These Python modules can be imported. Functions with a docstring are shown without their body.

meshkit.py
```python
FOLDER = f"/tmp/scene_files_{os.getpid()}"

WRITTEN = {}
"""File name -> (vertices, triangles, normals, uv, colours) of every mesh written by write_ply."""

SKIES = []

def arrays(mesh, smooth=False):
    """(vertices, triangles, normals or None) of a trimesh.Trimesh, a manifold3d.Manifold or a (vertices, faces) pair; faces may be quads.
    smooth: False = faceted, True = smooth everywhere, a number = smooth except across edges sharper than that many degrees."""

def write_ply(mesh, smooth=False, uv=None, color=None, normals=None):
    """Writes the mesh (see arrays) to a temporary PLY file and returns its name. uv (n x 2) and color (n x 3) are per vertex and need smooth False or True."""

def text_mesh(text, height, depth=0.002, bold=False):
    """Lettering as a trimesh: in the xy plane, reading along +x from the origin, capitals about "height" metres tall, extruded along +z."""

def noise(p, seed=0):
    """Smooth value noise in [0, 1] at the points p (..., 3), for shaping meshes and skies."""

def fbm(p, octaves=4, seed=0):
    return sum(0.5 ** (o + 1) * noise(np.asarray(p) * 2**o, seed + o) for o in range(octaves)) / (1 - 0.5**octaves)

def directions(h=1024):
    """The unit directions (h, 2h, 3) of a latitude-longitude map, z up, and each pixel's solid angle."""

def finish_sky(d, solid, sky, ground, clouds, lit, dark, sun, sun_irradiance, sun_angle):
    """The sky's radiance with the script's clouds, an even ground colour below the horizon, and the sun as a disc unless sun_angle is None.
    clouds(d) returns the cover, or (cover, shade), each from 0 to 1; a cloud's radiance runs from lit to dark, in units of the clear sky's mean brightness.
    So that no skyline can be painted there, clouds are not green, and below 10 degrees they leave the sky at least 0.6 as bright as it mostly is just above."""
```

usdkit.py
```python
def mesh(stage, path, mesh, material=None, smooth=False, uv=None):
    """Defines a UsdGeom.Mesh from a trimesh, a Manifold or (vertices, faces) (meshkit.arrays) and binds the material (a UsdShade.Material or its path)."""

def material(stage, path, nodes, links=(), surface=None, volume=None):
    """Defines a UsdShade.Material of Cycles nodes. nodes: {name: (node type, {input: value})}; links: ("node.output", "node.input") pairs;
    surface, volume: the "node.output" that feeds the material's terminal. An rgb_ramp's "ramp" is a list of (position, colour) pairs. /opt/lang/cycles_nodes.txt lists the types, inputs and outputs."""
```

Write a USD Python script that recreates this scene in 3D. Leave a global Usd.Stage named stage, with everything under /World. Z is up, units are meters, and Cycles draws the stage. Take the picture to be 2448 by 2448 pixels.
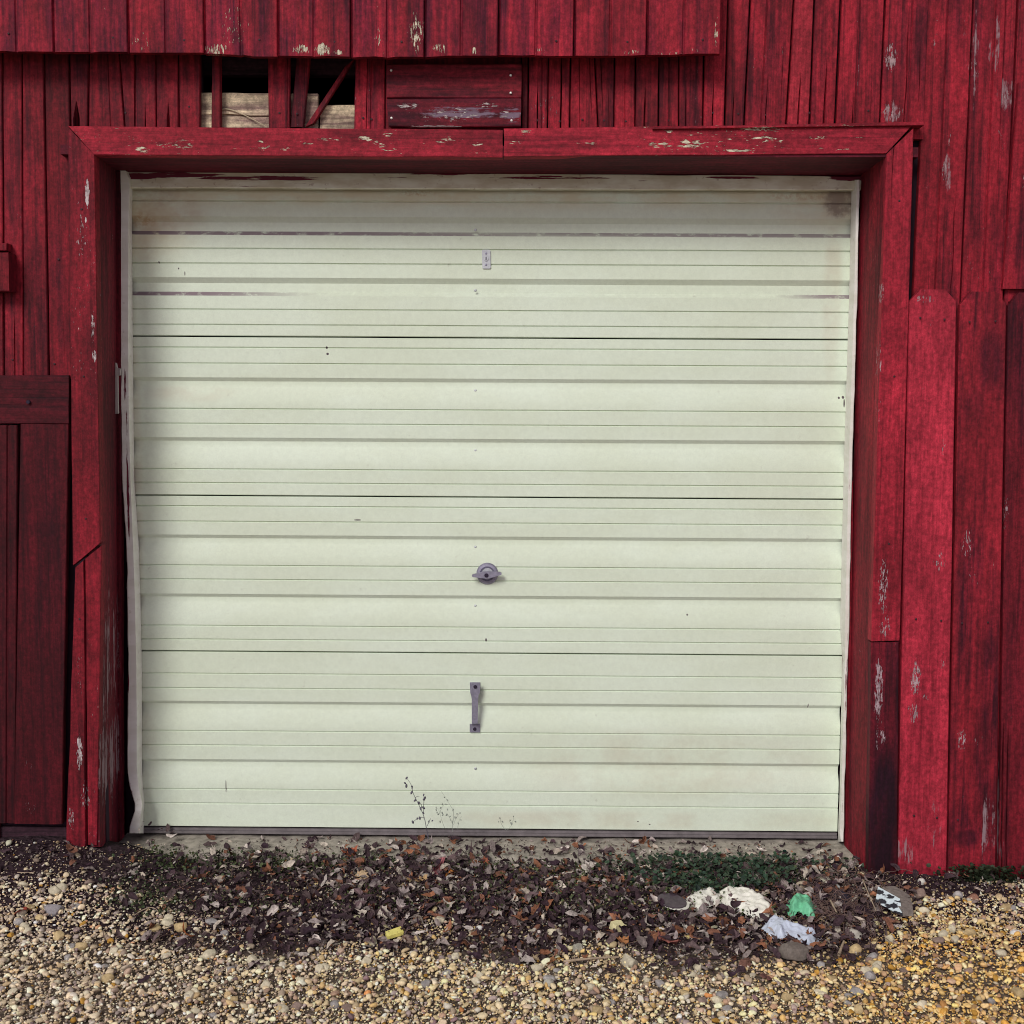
import math, random
import numpy as np, trimesh, usdkit, meshkit
from pxr import Usd, UsdGeom, UsdLux, UsdShade, Gf, Sdf, Vt

random.seed(7)
RNG = np.random.default_rng(7)
stage = Usd.Stage.CreateInMemory()
UsdGeom.SetStageUpAxis(stage, 'Z')
UsdGeom.SetStageMetersPerUnit(stage, 1.0)
UsdGeom.Xform.Define(stage, '/World')
UsdGeom.Scope.Define(stage, '/World/Looks')

# ------------------------------------------------------------------ camera
PITCH, ROLL, YAW = math.radians(4.9515), math.radians(0.3214), math.radians(-0.4139)
EYE = np.array([0.0, -4.0, 1.5])
FPX = 2948.0 / 2448.0                      # focal length in picture widths
fw = np.array([math.sin(YAW) * math.cos(PITCH), math.cos(YAW) * math.cos(PITCH), -math.sin(PITCH)])
r0 = np.cross(fw, [0, 0, 1]); r0 /= np.linalg.norm(r0); u0 = np.cross(r0, fw)
rt = math.cos(ROLL) * r0 + math.sin(ROLL) * u0
up = -math.sin(ROLL) * r0 + math.cos(ROLL) * u0
cam = UsdGeom.Camera.Define(stage, '/World/camera')
M = np.eye(4); M[0, :3], M[1, :3], M[2, :3], M[3, :3] = rt, up, -fw, EYE
cam.AddTransformOp().Set(Gf.Matrix4d(*M.ravel().tolist()))
cam.CreateHorizontalApertureAttr(36.0); cam.CreateVerticalApertureAttr(36.0)
cam.CreateFocalLengthAttr(36.0 * FPX)
cam.CreateClippingRangeAttr(Gf.Vec2f(0.05, 2000.0))
EXPOSURE = 0.33
cam.CreateExposureAttr(EXPOSURE)

# ------------------------------------------------------------------ sky and sun (bright overcast, light from the front left)
SUN_TO = np.array([-0.36, -0.80, 0.63]); SUN_TO /= np.linalg.norm(SUN_TO)
SKY_STRENGTH, SUN_INT, SUN_ANGLE = 0.075, 0.40, 20.0
dome = UsdLux.DomeLight.Define(stage, '/World/sky')
dome.GetPrim().SetCustomDataByKey('kind', 'structure')
skym = usdkit.material(stage, '/World/Looks/sky_look', {
    'sky': ('sky_texture', {'sky_type': 'single_scattering', 'sun_disc': False, 'sun_elevation': float(math.asin(SUN_TO[2])),
                            'sun_rotation': float(math.atan2(SUN_TO[0], SUN_TO[1]))}),
    'bw': ('rgb_to_bw', {}),
    'tc': ('texture_coordinate', {}),
    'n': ('noise_texture', {'scale': 3.0, 'detail': 6.0, 'roughness': 0.55}),
    'cl': ('rgb_ramp', {'ramp': [(0.3, (1.03, 0.88, 1.08)), (0.7, (1.33, 1.16, 1.32))]}),
    'cloud': ('mix', {'mix_type': 'multiply', 'fac': 1.0}),
    'mx': ('mix', {'mix_type': 'mix', 'fac': 0.86}),
    'bg': ('background_shader', {'strength': SKY_STRENGTH})},
    [('sky.color', 'bw.color'), ('tc.generated', 'n.vector'), ('n.fac', 'cl.fac'), ('bw.val', 'cloud.color1'), ('cl.color', 'cloud.color2'),
     ('sky.color', 'mx.color1'), ('cloud.color', 'mx.color2'), ('mx.color', 'bg.color')], surface='bg.background')
UsdShade.MaterialBindingAPI.Apply(dome.GetPrim()).Bind(skym)
sun = UsdLux.DistantLight.Define(stage, '/World/sun')
sun.CreateNormalizeAttr(True); sun.CreateIntensityAttr(SUN_INT); sun.CreateAngleAttr(SUN_ANGLE); sun.CreateColorAttr(Gf.Vec3f(1.0, 0.985, 0.90))
zx = SUN_TO; xx = np.cross([0, 0, 1], zx); xx /= np.linalg.norm(xx); yy = np.cross(zx, xx)
S = np.eye(4); S[0, :3], S[1, :3], S[2, :3] = xx, yy, zx
sun.AddTransformOp().Set(Gf.Matrix4d(*S.ravel().tolist()))

# ------------------------------------------------------------------ helpers
K = 2448.0 / 1932.0


def ray(u, v):
    return fw + rt * (u - 1224) / 2948.0 - up * (v - 1224) / 2948.0


def P(u, v, y=0.0):
    """(x, z) of the point of the plane y = const seen at photo position (u, v), photo 2448 wide."""
    q = ray(u, v); t = (y - EYE[1]) / q[1]
    return np.array([EYE[0] + q[0] * t, EYE[2] + q[2] * t])


def P3(u, v, y):
    a = P(u, v, y); return np.array([a[0], y, a[1]])


used = {}


def num(parent, name):
    key = f'{parent}/{name}'
    n = used.get(key, 0); used[key] = n + 1
    return key if n == 0 else f'{key}_{n:03d}'


def tag(prim, label=None, category=None, group=None, kind=None):
    for k, v in (('label', label), ('category', category), ('group', group), ('kind', kind)):
        if v: prim.SetCustomDataByKey(k, v)
    return prim


def thing(name, label, category, loc=(0, 0, 0), group=None, kind=None):
    x = UsdGeom.Xform.Define(stage, num('/World', name))
    x.AddTranslateOp().Set(Gf.Vec3d(*map(float, loc)))
    tag(x.GetPrim(), label, category, group, kind)
    return str(x.GetPath())


def obj(name, mesh, mat, parent='/World', smooth=False, label=None, category=None, group=None, kind=None, tint=None):
    m = usdkit.mesh(stage, num(parent, name), mesh, mat, smooth=smooth)
    if tint is not None:
        UsdGeom.PrimvarsAPI(m).CreatePrimvar('tint', Sdf.ValueTypeNames.Color3fArray, 'vertex').Set(Vt.Vec3fArray.FromNumpy(np.asarray(tint, np.float32)))
    tag(m.GetPrim(), label, category, group, kind)
    return str(m.GetPath())


def sstep(x): x = np.clip(x, 0, 1); return x * x * (3 - 2 * x)


# ------------------------------------------------------------------ materials
class Nodes:
    def __init__(self): self.n, self.l, self.c = {}, [], 0

    def add(self, kind, ins=None, **links):
        self.c += 1; name = f'n{self.c}'
        self.n[name] = (kind, dict(ins or {}))
        for k, v in links.items():
            self.l.append((v, f'{name}.{k}'))
        return name

    def math(self, op, a, b=None, c=None, clamp=False):
        ins, links = {'math_type': op, 'use_clamp': clamp}, {}
        for k, v in (('value1', a), ('value2', b), ('value3', c)):
            if v is None: continue
            if isinstance(v, str): links[k] = v
            else: ins[k] = float(v)
        return self.add('math', ins, **links) + '.value'

    def rng(self, v, a, b, c=0.0, d=1.0, kind='smoothstep'):
        return self.add('map_range', {'range_type': kind, 'from_min': a, 'from_max': b, 'to_min': c, 'to_max': d, 'clamp': True}, value=v) + '.result'

    def mix(self, a, b, fac, kind='mix'):
        ins, links = {'mix_type': kind}, {}
        for k, v in (('color1', a), ('color2', b), ('fac', fac)):
            if isinstance(v, str): links[k] = v
            else: ins[k] = v
        return self.add('mix', ins, **links) + '.color'

    def noise(self, vec, scale, detail=4.0, rough=0.55, loc=(0, 0, 0), dist=0.0):
        m = self.add('mapping', {'mapping_type': 'point', 'scale': scale if np.ndim(scale) else (scale,) * 3, 'location': loc}, vector=vec) + '.vector'
        return self.add('noise_texture', {'scale': 1.0, 'detail': detail, 'roughness': rough, 'distortion': dist}, vector=m) + '.fac'

    def spots(self, pos, spots):
        """Largest of soft ellipses (x, z, rx, rz, strength) in the world's xz plane."""
        out = None
        for (x, z, rx, rz, s) in spots:
            a = self.add('vector_math', {'math_type': 'subtract', 'vector2': (x, 0, z)}, vector1=pos) + '.vector'
            b = self.add('vector_math', {'math_type': 'multiply', 'vector2': (1 / rx, 0, 1 / rz)}, vector1=a) + '.vector'
            c = self.add('vector_math', {'math_type': 'length'}, vector1=b) + '.value'
            m = self.rng(c, 0.35, 1.0, s, 0.0)
            out = m if out is None else self.math('maximum', out, m)
        return out

    def build(self, name, surface):
        return usdkit.material(stage, f'/World/Looks/{name}', self.n, self.l, surface=surface)


def wood(name, axis, base, dark, chip=(0.50, 0.42, 0.34), wear=0.0, spots=(), dspots=(), blotch=(0.40, 0.66), grain=0.45, thr=0.685, rough=0.72, vary=0.30, bare=None, bspots=(), stretch=1.0):
    g = Nodes()
    pos = g.add('geometry') + '.position'
    rnd = g.add('object_info') + '.random'
    off = g.add('combine_xyz', {}, x=g.math('multiply', rnd, 37.0), y=g.math('multiply', rnd, 11.0), z=g.math('multiply', rnd, 53.0)) + '.vector'
    p = g.add('vector_math', {'math_type': 'add'}, vector1=pos, vector2=off) + '.vector'
    ax = lambda a, b: (a, a, b) if axis == 'z' else (b, a, a)
    A = g.noise(p, ax(64, 1.7), 6, 0.62, dist=0.5)
    B = g.noise(p, ax(13, 2.2), 6, 0.66)
    C = g.noise(p, 75, 3, 0.6)
    C2 = g.noise(p, 260, 2, 0.6)
    D = g.noise(p, ax(210 * stretch, 48), 5, 0.68)
    Cm = g.noise(p, ax(66, 20), 6, 0.72)
    A2 = g.noise(p, ax(190, 5), 3, 0.6)
    Eb = g.noise(p, ax(3.0, 1.4), 2, 0.5, loc=(4, 9, 2))
    # paint
    darkness = g.rng(g.math('multiply_add', g.math('subtract', A, 0.5), 0.5, B), blotch[0], blotch[1], kind='linear')
    if dspots:
        wob = g.math('multiply_add', g.math('subtract', B, 0.5), 2.6, g.math('multiply', g.spots(pos, dspots), .8))
        darkness = g.math('maximum', darkness, g.math('maximum', wob, 0.0), clamp=True)
    col = g.mix(base, dark, darkness)
    streak = g.rng(A, 0.48, 0.72)
    col = g.mix(col, tuple(0.35 * d for d in dark), g.math('multiply', streak, grain))
    mot = g.rng(C, 0.35, 0.7, 0.72, 1.25, 'linear')
    mot = g.math('multiply', mot, g.rng(C2, 0.3, 0.7, 0.80, 1.20, 'linear'))
    mot = g.math('multiply', mot, g.rng(Cm, 0.38, 0.62, 0.72, 1.15, 'linear'))
    mot = g.math('multiply', mot, g.rng(A2, 0.35, 0.65, 0.86, 1.12, 'linear'))
    mot = g.math('multiply', mot, g.rng(rnd, 0, 1, 1 - vary, 1 + vary, 'linear'))
    mot = g.math('multiply', mot, g.rng(g.noise(p, ax(4.5, 2.0), 3, .55, loc=(3, 1, 7)), 0.33, 0.67, 0.66, 1.30, 'linear'))
    mc = g.add('combine_xyz', {}, x=mot, y=mot, z=g.math('multiply', mot, .95)) + '.vector'
    col = g.mix(col, mc, 1.0, 'multiply')
    # bare weathered wood
    if bare is not None and bspots:
        bb = g.math('add', g.math('multiply', g.math('subtract', A, 0.5), 2.2), g.math('subtract', g.spots(pos, bspots), 0.62))
        bb = g.math('multiply_add', g.math('subtract', Cm, 0.5), 2.0, bb)
        bm = g.rng(bb, 0.0, 0.3, 0.0, 0.8)
        bc = g.mix(tuple(0.35 * b for b in bare), bare, g.rng(A, 0.35, 0.62))
        col = g.mix(col, bc, bm)
    # chips
    m = g.math('multiply_add', g.math('subtract', Eb, 0.5), 0.35, D)
    m = g.math('add', m, wear)
    if spots:
        m = g.math('add', m, g.spots(pos, spots))
    cm = g.rng(m, thr, thr + 0.035)
    cc = g.mix(tuple(0.55 * c for c in chip), chip, g.rng(C, 0.35, 0.6))
    col = g.mix(col, cc, cm)
    h = g.math('multiply_add', A, -0.55, g.math('multiply', cm, -0.5))
    h = g.math('multiply_add', C, 0.18, h)
    bn = g.add('bump', {'strength': 0.75, 'distance': 0.0035}, height=h) + '.normal'
    pb = g.add('principled_bsdf', {'roughness': rough, 'specular_ior_level': 0.22}, base_color=col, normal=bn)
    return g.build(name, f'{pb}.BSDF')


def plain(name, col, rough=0.6, metal=0.0, mott=0.25, scale=60.0, bump=0.2, spec=0.35):
    g = Nodes()
    pos = g.add('geometry') + '.position'
    n = g.noise(pos, scale, 4, 0.6)
    f = g.rng(n, 0.3, 0.7, 1 - mott, 1 + mott, 'linear')
    c = g.mix(col, g.add('combine_xyz', {}, x=f, y=f, z=f) + '.vector', 1.0, 'multiply')
    bn = g.add('bump', {'strength': bump, 'distance': 0.002}, height=n) + '.normal'
    pb = g.add('principled_bsdf', {'roughness': rough, 'metallic': metal, 'specular_ior_level': spec}, base_color=c, normal=bn)
    return g.build(name, f'{pb}.BSDF')


def tinted(name, rough=0.8, mott=0.25, scale=220.0, bump=0.3, spec=0.25, dist=0.002):
    g = Nodes()
    t = g.add('attribute', {'attribute': 'tint'}) + '.color'
    pos = g.add('geometry') + '.position'
    n = g.noise(pos, scale, 4, 0.6)
    f = g.rng(n, 0.3, 0.7, 1 - mott, 1 + mott, 'linear')
    c = g.mix(t, g.add('combine_xyz', {}, x=f, y=f, z=f) + '.vector', 1.0, 'multiply')
    bn = g.add('bump', {'strength': bump, 'distance': dist}, height=n) + '.normal'
    pb = g.add('principled_bsdf', {'roughness': rough, 'specular_ior_level': spec}, base_color=c, normal=bn)
    return g.build(name, f'{pb}.BSDF')


def S_(lst, y):
    """spots given in photo positions (u, v, ru, rv, strength) -> world ellipses on the plane y."""
    out = []
    for (u, v, ru, rv, s) in lst:
        c = P(u, v, y); k = (y - EYE[1]) / 2948.0
        out.append((float(c[0]), float(c[1]), ru * k, rv * k, s))
    return out


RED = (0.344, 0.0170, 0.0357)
RED_B = (0.320, 0.0145, 0.0306)
RED_D = (0.092, 0.0045, 0.021)  # blue raised so the dark blotches take on magenta shade
RED_OLD = (0.184, 0.0085, 0.0204)
RED_OLD_D = (0.060, 0.0043, 0.0119)
BARE = (0.34, 0.25, 0.27)
CREAM = (0.66, 0.60, 0.45)
W_OVER = wood('overhang_paint', 'z', RED_B, RED_D, chip=CREAM, wear=-0.06,
              spots=S_([(340, 100, 40, 30, .14), (515, 118, 40, 20, .18), (560, 60, 50, 70, .10), (720, 118, 30, 16, .26), (770, 118, 30, 22, .30), (808, 125, 16, 10, .3),
                        (905, 85, 12, 30, .16), (995, 80, 26, 70, .17), (1050, 115, 30, 18, .2), (1134, 122, 8, 14, .28), (1290, 120, 30, 14, .16), (1510, 125, 30, 10, .2), (1600, 127, 60, 6, .2),
                        (1713, 80, 8, 60, .28), (1650, 120, 40, 8, .2)], -.1), vary=.12)
W_SIDE = wood('siding_paint', 'z', tuple(c * .78 for c in (0.400, 0.017, 0.036)), tuple(c * .78 for c in (0.110, 0.006, 0.018)), chip=(0.40, 0.27, 0.28), wear=-0.03, vary=.2, blotch=(.42, .66),
              bare=(.33, .22, .24), bspots=S_([(2330, 150, 30, 150, .62), (2378, 110, 22, 110, .64), (2265, 410, 22, 70, .66), (2402, 225, 36, 60, .72), (2320, 60, 30, 80, .5), (2128, 270, 40, 40, .6)], 0.0),
              spots=S_([(2330, 150, 20, 110, .17), (2130, 140, 22, 44, .24), (2375, 120, 16, 80, .16), (2408, 230, 24, 60, .18), (2262, 410, 16, 60, .2), (2320, 60, 24, 70, .15),
                        (2240, 90, 12, 80, .18), (2450, 430, 14, 80, .22), (2130, 270, 44, 30, .17), (1300, 260, 60, 60, .10), (2270, 330, 10, 40, .18), (2395, 330, 16, 60, .14)], 0.0))
W_LEFT = wood('edge_darkened_siding_paint', 'z', (0.218, 0.0095, 0.0204), (0.064, 0.0041, 0.0116), chip=(0.40, 0.30, 0.30), wear=-0.07, vary=.2)  # darker red than the other siding: edge vignette is put into its colour
_rh = np.random.default_rng(5)
_hs = [(float(_rh.uniform(260, 1200)), float(_rh.uniform(322, 364)), float(_rh.uniform(12, 46)), float(_rh.uniform(4, 10)), float(_rh.uniform(.12, .21))) for _ in range(17)]
_hs += [(float(_rh.uniform(1215, 2080)), float(_rh.uniform(312, 364)), float(_rh.uniform(12, 46)), float(_rh.uniform(3, 9)), float(_rh.uniform(.12, .22))) for _ in range(17)] + [(1820, 309, 70, 5, .2), (430, 345, 70, 20, .10), (620, 350, 50, 16, .10)]
W_HEAD = wood('header_paint', 'x', (0.344, 0.0170, 0.0357), (0.184, 0.0094, 0.0221), chip=CREAM, wear=0.0, blotch=(.45, .72), spots=S_(_hs, -.04), vary=.06)
W_CASE_L = wood('weathered_casing_paint', 'z', (0.224, 0.0101, 0.0217), (0.102, 0.0058, 0.0145), chip=(0.58, 0.50, 0.50), wear=-.02, blotch=(.42, .75), vary=.1,
                spots=S_([(208, 460, 8, 45, .3), (205, 525, 5, 10, .25), (222, 780, 6, 60, .16), (226, 850, 8, 20, .24), (195, 560, 20, 60, .08), (190, 1600, 12, 120, .12), (188, 1800, 12, 70, .25), (200, 1900, 14, 60, .14), (170, 1960, 12, 40, .16)], -.04))
W_CASE_R = wood('flaking_casing_paint', 'z', RED, (0.200, 0.0102, 0.0221), chip=(0.50, 0.38, 0.40), wear=-.05, blotch=(.46, .76), vary=.04,
                spots=S_([(2112, 1400, 20, 120, .26), (2115, 1500, 20, 50, .24), (2100, 1290, 10, 40, .2), (2110, 700, 6, 40, .24), (2105, 860, 6, 70, .2), (2103, 980, 6, 60, .17), (2135, 1330, 8, 60, .14)], -.04))
W_ROT = wood('rotten_casing_wood', 'z', (0.136, 0.0068, 0.0170), (0.024, 0.0034, 0.0119), chip=(0.45, 0.33, 0.36), wear=-.05, vary=.02, blotch=(.42, .72),
             dspots=S_([(2110, 1960, 60, 260, 1.4)], -.03), spots=S_([(2100, 1650, 16, 120, .26), (2105, 1760, 20, 60, .2)], -.03))
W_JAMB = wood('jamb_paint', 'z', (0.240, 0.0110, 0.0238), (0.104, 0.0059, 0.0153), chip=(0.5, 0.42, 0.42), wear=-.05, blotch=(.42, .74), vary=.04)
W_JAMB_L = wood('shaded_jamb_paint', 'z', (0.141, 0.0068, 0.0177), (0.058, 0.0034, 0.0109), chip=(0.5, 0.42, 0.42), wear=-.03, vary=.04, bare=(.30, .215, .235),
                bspots=S_([(276, 1520, 16, 330, .66), (278, 1780, 16, 160, .72)], .17))  # darker copy of the jamb red, the shade of the reveal painted in
W_PICK = wood('picket_paint', 'z', (0.397, 0.0239, 0.0477), (0.233, 0.0119, 0.0275), chip=(0.46, 0.34, 0.36), wear=-.07, grain=.22, blotch=(.5, .8), vary=.07,
              dspots=S_([(2200, 1235, 14, 20, .8), (2240, 1285, 30, 10, .6), (2175, 2060, 60, 40, .5)], -.03), bare=(.30, .215, .235), bspots=S_([(2236, 1985, 34, 130, .60), (2160, 2040, 36, 60, .62)], -.03),
              spots=S_([(2248, 1340, 26, 40, .17), (2190, 1620, 20, 70, .24), (2185, 1700, 20, 50, .2), (2215, 1670, 20, 16, .17), (2210, 715, 40, 16, .15), (2258, 1060, 10, 50, .16), (2255, 1580, 8, 40, .15)], -.03))
W_PICK2 = wood('stained_picket_paint', 'z', (0.272, 0.0133, 0.0266), (0.063, 0.0047, 0.0141), chip=(0.46, 0.34, 0.36), wear=-.07, grain=.25, vary=.10, blotch=(.46, .7),
               dspots=S_([(2370, 860, 50, 110, .95), (2330, 980, 40, 80, .7), (2365, 1560, 40, 70, .7), (2310, 2005, 50, 36, .9), (2320, 705, 40, 20, .5)], -.03), bare=(.30, .215, .235), bspots=S_([(2366, 1985, 36, 130, .64)], -.03),
               spots=S_([(2315, 1300, 26, 60, .17), (2330, 1380, 24, 40, .17), (2375, 1350, 10, 60, .18), (2300, 1770, 20, 50, .24), (2340, 1770, 20, 30, .17), (2402, 1240, 10, 60, .24)], -.03))
W_PICK3 = wood('dark_picket_paint', 'z', (0.19, 0.0090, 0.020), (0.06, 0.004, 0.013), chip=(0.40, 0.28, 0.30), wear=-.06, grain=.3, vary=.10, blotch=(.42, .68), bare=(.25, .18, .20), bspots=S_([(2395, 1960, 16, 260, .66)], -.03), spots=S_([(2405, 1240, 12, 90, .2)], -.03))  # darker picket red, deepened to carry the falloff at the frame edge
W_PLANK = wood('dark_plank_paint', 'z', (0.080, 0.0037, 0.0092), (0.029, 0.0021, 0.0062), chip=(0.30, 0.2, 0.22), wear=-.12, vary=.1, blotch=(.4, .7),
               dspots=S_([(110, 1265, 60, 40, .8), (90, 1420, 60, 60, .4)], 0), spots=S_([(70, 1830, 14, 30, .16), (75, 1930, 24, 30, .18)], 0))  # dark plank red, deepened further with the falloff at the frame edge
W_RAIL = wood('dark_rail_paint', 'x', (0.076, 0.0038, 0.0096), (0.027, 0.0019, 0.0062), chip=(0.30, 0.2, 0.22), wear=-.1, vary=.05)  # dark rail red, deepened further like the planks for the edge falloff
W_PATCH = wood('patch_board_paint', 'x', (0.208, 0.0102, 0.0221), (0.072, 0.0051, 0.0136), chip=(0.55, 0.46, 0.45), wear=-.05, vary=.05, blotch=(.38, .66))
W_PATCH2 = wood('peeling_patch_board', 'x', (0.192, 0.0102, 0.0221), (0.060, 0.0051, 0.0170), chip=(0.55, 0.47, 0.46), wear=-.03, vary=.05, blotch=(.35, .6), bare=(.22, .16, .22),
                bspots=S_([(1100, 268, 130, 26, .75), (1220, 270, 40, 30, .7)], -.03), spots=S_([(975, 252, 40, 9, .18), (1080, 272, 110, 28, .17), (1165, 250, 50, 9, .2), (1210, 275, 40, 20, .17), (1040, 302, 100, 5, .3)], -.03))
W_SMOOTH = wood('smooth_red_paint', 'z', (0.37, 0.022, 0.040), (0.26, 0.013, 0.027), wear=-.2, grain=.15, blotch=(.5, .9), vary=.03)
W_SOFFIT = wood('soffit_paint', 'x', (0.128, 0.0061, 0.0204), (0.064, 0.0034, 0.0122), wear=-.2, vary=.03)  # dark purplish red: the shade of the underside is put into the colour
W_INNER = wood('bare_inner_board', 'x', (0.62, 0.51, 0.36), (0.24, 0.16, 0.14), wear=-.3, vary=.15, grain=.5, blotch=(.42, .62))
W_INDARK = wood('dark_inner_timber', 'x', (0.08, 0.03, 0.05), (0.03, 0.012, 0.022), wear=-.3, vary=.1)
DARK = plain('dark_interior', (0.018, 0.006, 0.014), rough=.9, scale=8)  # near-black purple that stands in for shade inside and in the gaps
SEAL = plain('bottom_seal_rubber', (0.17, 0.15, 0.155), rough=.6, scale=30)
STEEL = plain('grey_zinc_metal', (0.30, 0.29, 0.37), rough=.42, metal=.55, mott=.18, scale=90)
STEEL_L = plain('pale_zinc_metal', (0.50, 0.52, 0.54), rough=.45, metal=.45, mott=.12, scale=90)
HOLE = plain('dark_hole', (0.02, 0.012, 0.03), rough=.8)
LATCH = plain('grey_painted_metal', (0.42, 0.38, 0.36), rough=.55, mott=.12)
RUSTY = plain('rusty_nail_head', (0.045, 0.018, 0.022), rough=.7, metal=.2)
NAIL = plain('pale_nail_head', (0.62, 0.60, 0.55), rough=.4, metal=.4)
CONC = plain('weathered_concrete', (0.33, 0.30, 0.255), rough=.9, mott=.4, scale=34, bump=.6, spec=.2)


def door_paint(name, ledge):
    g = Nodes()
    pos = g.add('geometry') + '.position'
    big = g.noise(pos, (2.2, 2, 5), 4, .6)
    fine = g.noise(pos, 70, 4, .65)
    grit = g.noise(pos, 300, 2, .6)
    col = g.mix((0.665, 0.742, 0.595), (0.70, 0.785, 0.65), g.rng(big, .35, .65))
    f = g.math('multiply', g.rng(fine, .3, .7, .955, 1.04, 'linear'), g.rng(grit, .3, .7, .96, 1.035, 'linear'))
    col = g.mix(col, g.add('combine_xyz', {}, x=f, y=f, z=f) + '.vector', 1.0, 'multiply')
    dirt = g.spots(pos, S_([(330, 490, 200, 90, 1.0), (1100, 452, 900, 16, .45), (330, 480, 90, 110, .75), (330, 620, 60, 160, .45), (320, 1100, 26, 700, .35), (2010, 480, 60, 70, .75), (1990, 700, 30, 260, .3), (330, 1800, 60, 300, .22), (1600, 1830, 500, 120, .25), (1500, 1960, 700, 30, .3), (900, 440, 700, 40, .35), (450, 940, 140, 30, .3)], .25))
    dm = g.math('multiply', dirt, g.rng(g.noise(pos, (6, 5, 9), 5, .65), .3, .66))
    col = g.mix(col, (0.46, 0.34, 0.24), dm)
    warm = g.math('multiply', g.spots(pos, S_([(1150, 440, 2200, 75, 1.0), (2000, 470, 220, 90, .8), (330, 520, 200, 130, .9)], .25)), g.rng(g.noise(pos, (7, 5, 16), 5, .65), .3, .62))
    col = g.mix(col, (0.60, 0.49, 0.30), g.math('multiply', warm, .55))
    rust = g.spots(pos, S_([(340, 525, 40, 26, .5), (1000, 462, 60, 10, .5), (1910, 470, 110, 14, .4)], .25))
    col = g.mix(col, (0.42, 0.24, 0.10), g.math('multiply', rust, g.rng(fine, .4, .6)))
    stain = g.spots(pos, S_([(2010, 480, 60, 60, 1.0)], .25))
    col = g.mix(col, (0.20, 0.15, 0.13), g.math('multiply', g.rng(g.math('add', g.math('multiply', stain, .5), g.math('multiply', g.math('subtract', g.noise(pos, (30, 30, 30), 5, .65), .5), 1.1)), .15, .5), .7))
    # flecks and scratches
    ch = g.spots(pos, S_([(781, 831, 3.5, 4.5, .9), (783, 846, 4.5, 4, 1.), (2006, 951, 3.5, 4, 1.), (2016, 950, 4, 5, 1.), (2018, 964, 2.6, 14, 1.), (427, 642, 2.2, 3, .9), (380, 627, 2.6, 3.6, .9), (442, 654, 1.6, 7, 1),
                              (855, 1243, 12, 2.2, 1), (540, 1880, 1.6, 22, 1), (1643, 1470, 2.8, 2.8, 1), (1162, 1530, 3, 6, 1), (1932, 1688, 1.6, 8, 1), (1525, 1964, 3, 2, .9), (1553, 1971, 3, 2, .9), (899, 445, 3, 3, 1)], .25))
    col = g.mix(col, (0.10, 0.075, 0.085), g.rng(g.math('add', ch, g.math('multiply', g.math('subtract', fine, .5), .7)), .35, .5))
    if ledge:   # dirt lying on the small upward ledges
        nz = g.add('separate_xyz', {}, vector=g.add('geometry') + '.normal') + '.z'
        lm = g.rng(nz, .25, .5)
        ed = g.math('maximum', g.spots(pos, S_([(300, 560, 1500, 26, .95), (2050, 560, 1400, 20, .8), (250, 700, 620, 20, 1.0), (2100, 708, 300, 20, .9)], .25)), .12)
        col = g.mix(col, (0.22, 0.165, 0.19), g.math('multiply', lm, g.math('multiply', ed, g.rng(g.noise(pos, (22, 20, 40), 4, .7), .25, .5))))
    bn = g.add('bump', {'strength': .25, 'distance': .002}, height=g.noise(pos, (5, 5, 12), 3, .5)) + '.normal'
    pb = g.add('principled_bsdf', {'roughness': .48, 'specular_ior_level': .3}, base_color=col, normal=bn)
    return g.build(name, f'{pb}.BSDF')


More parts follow.
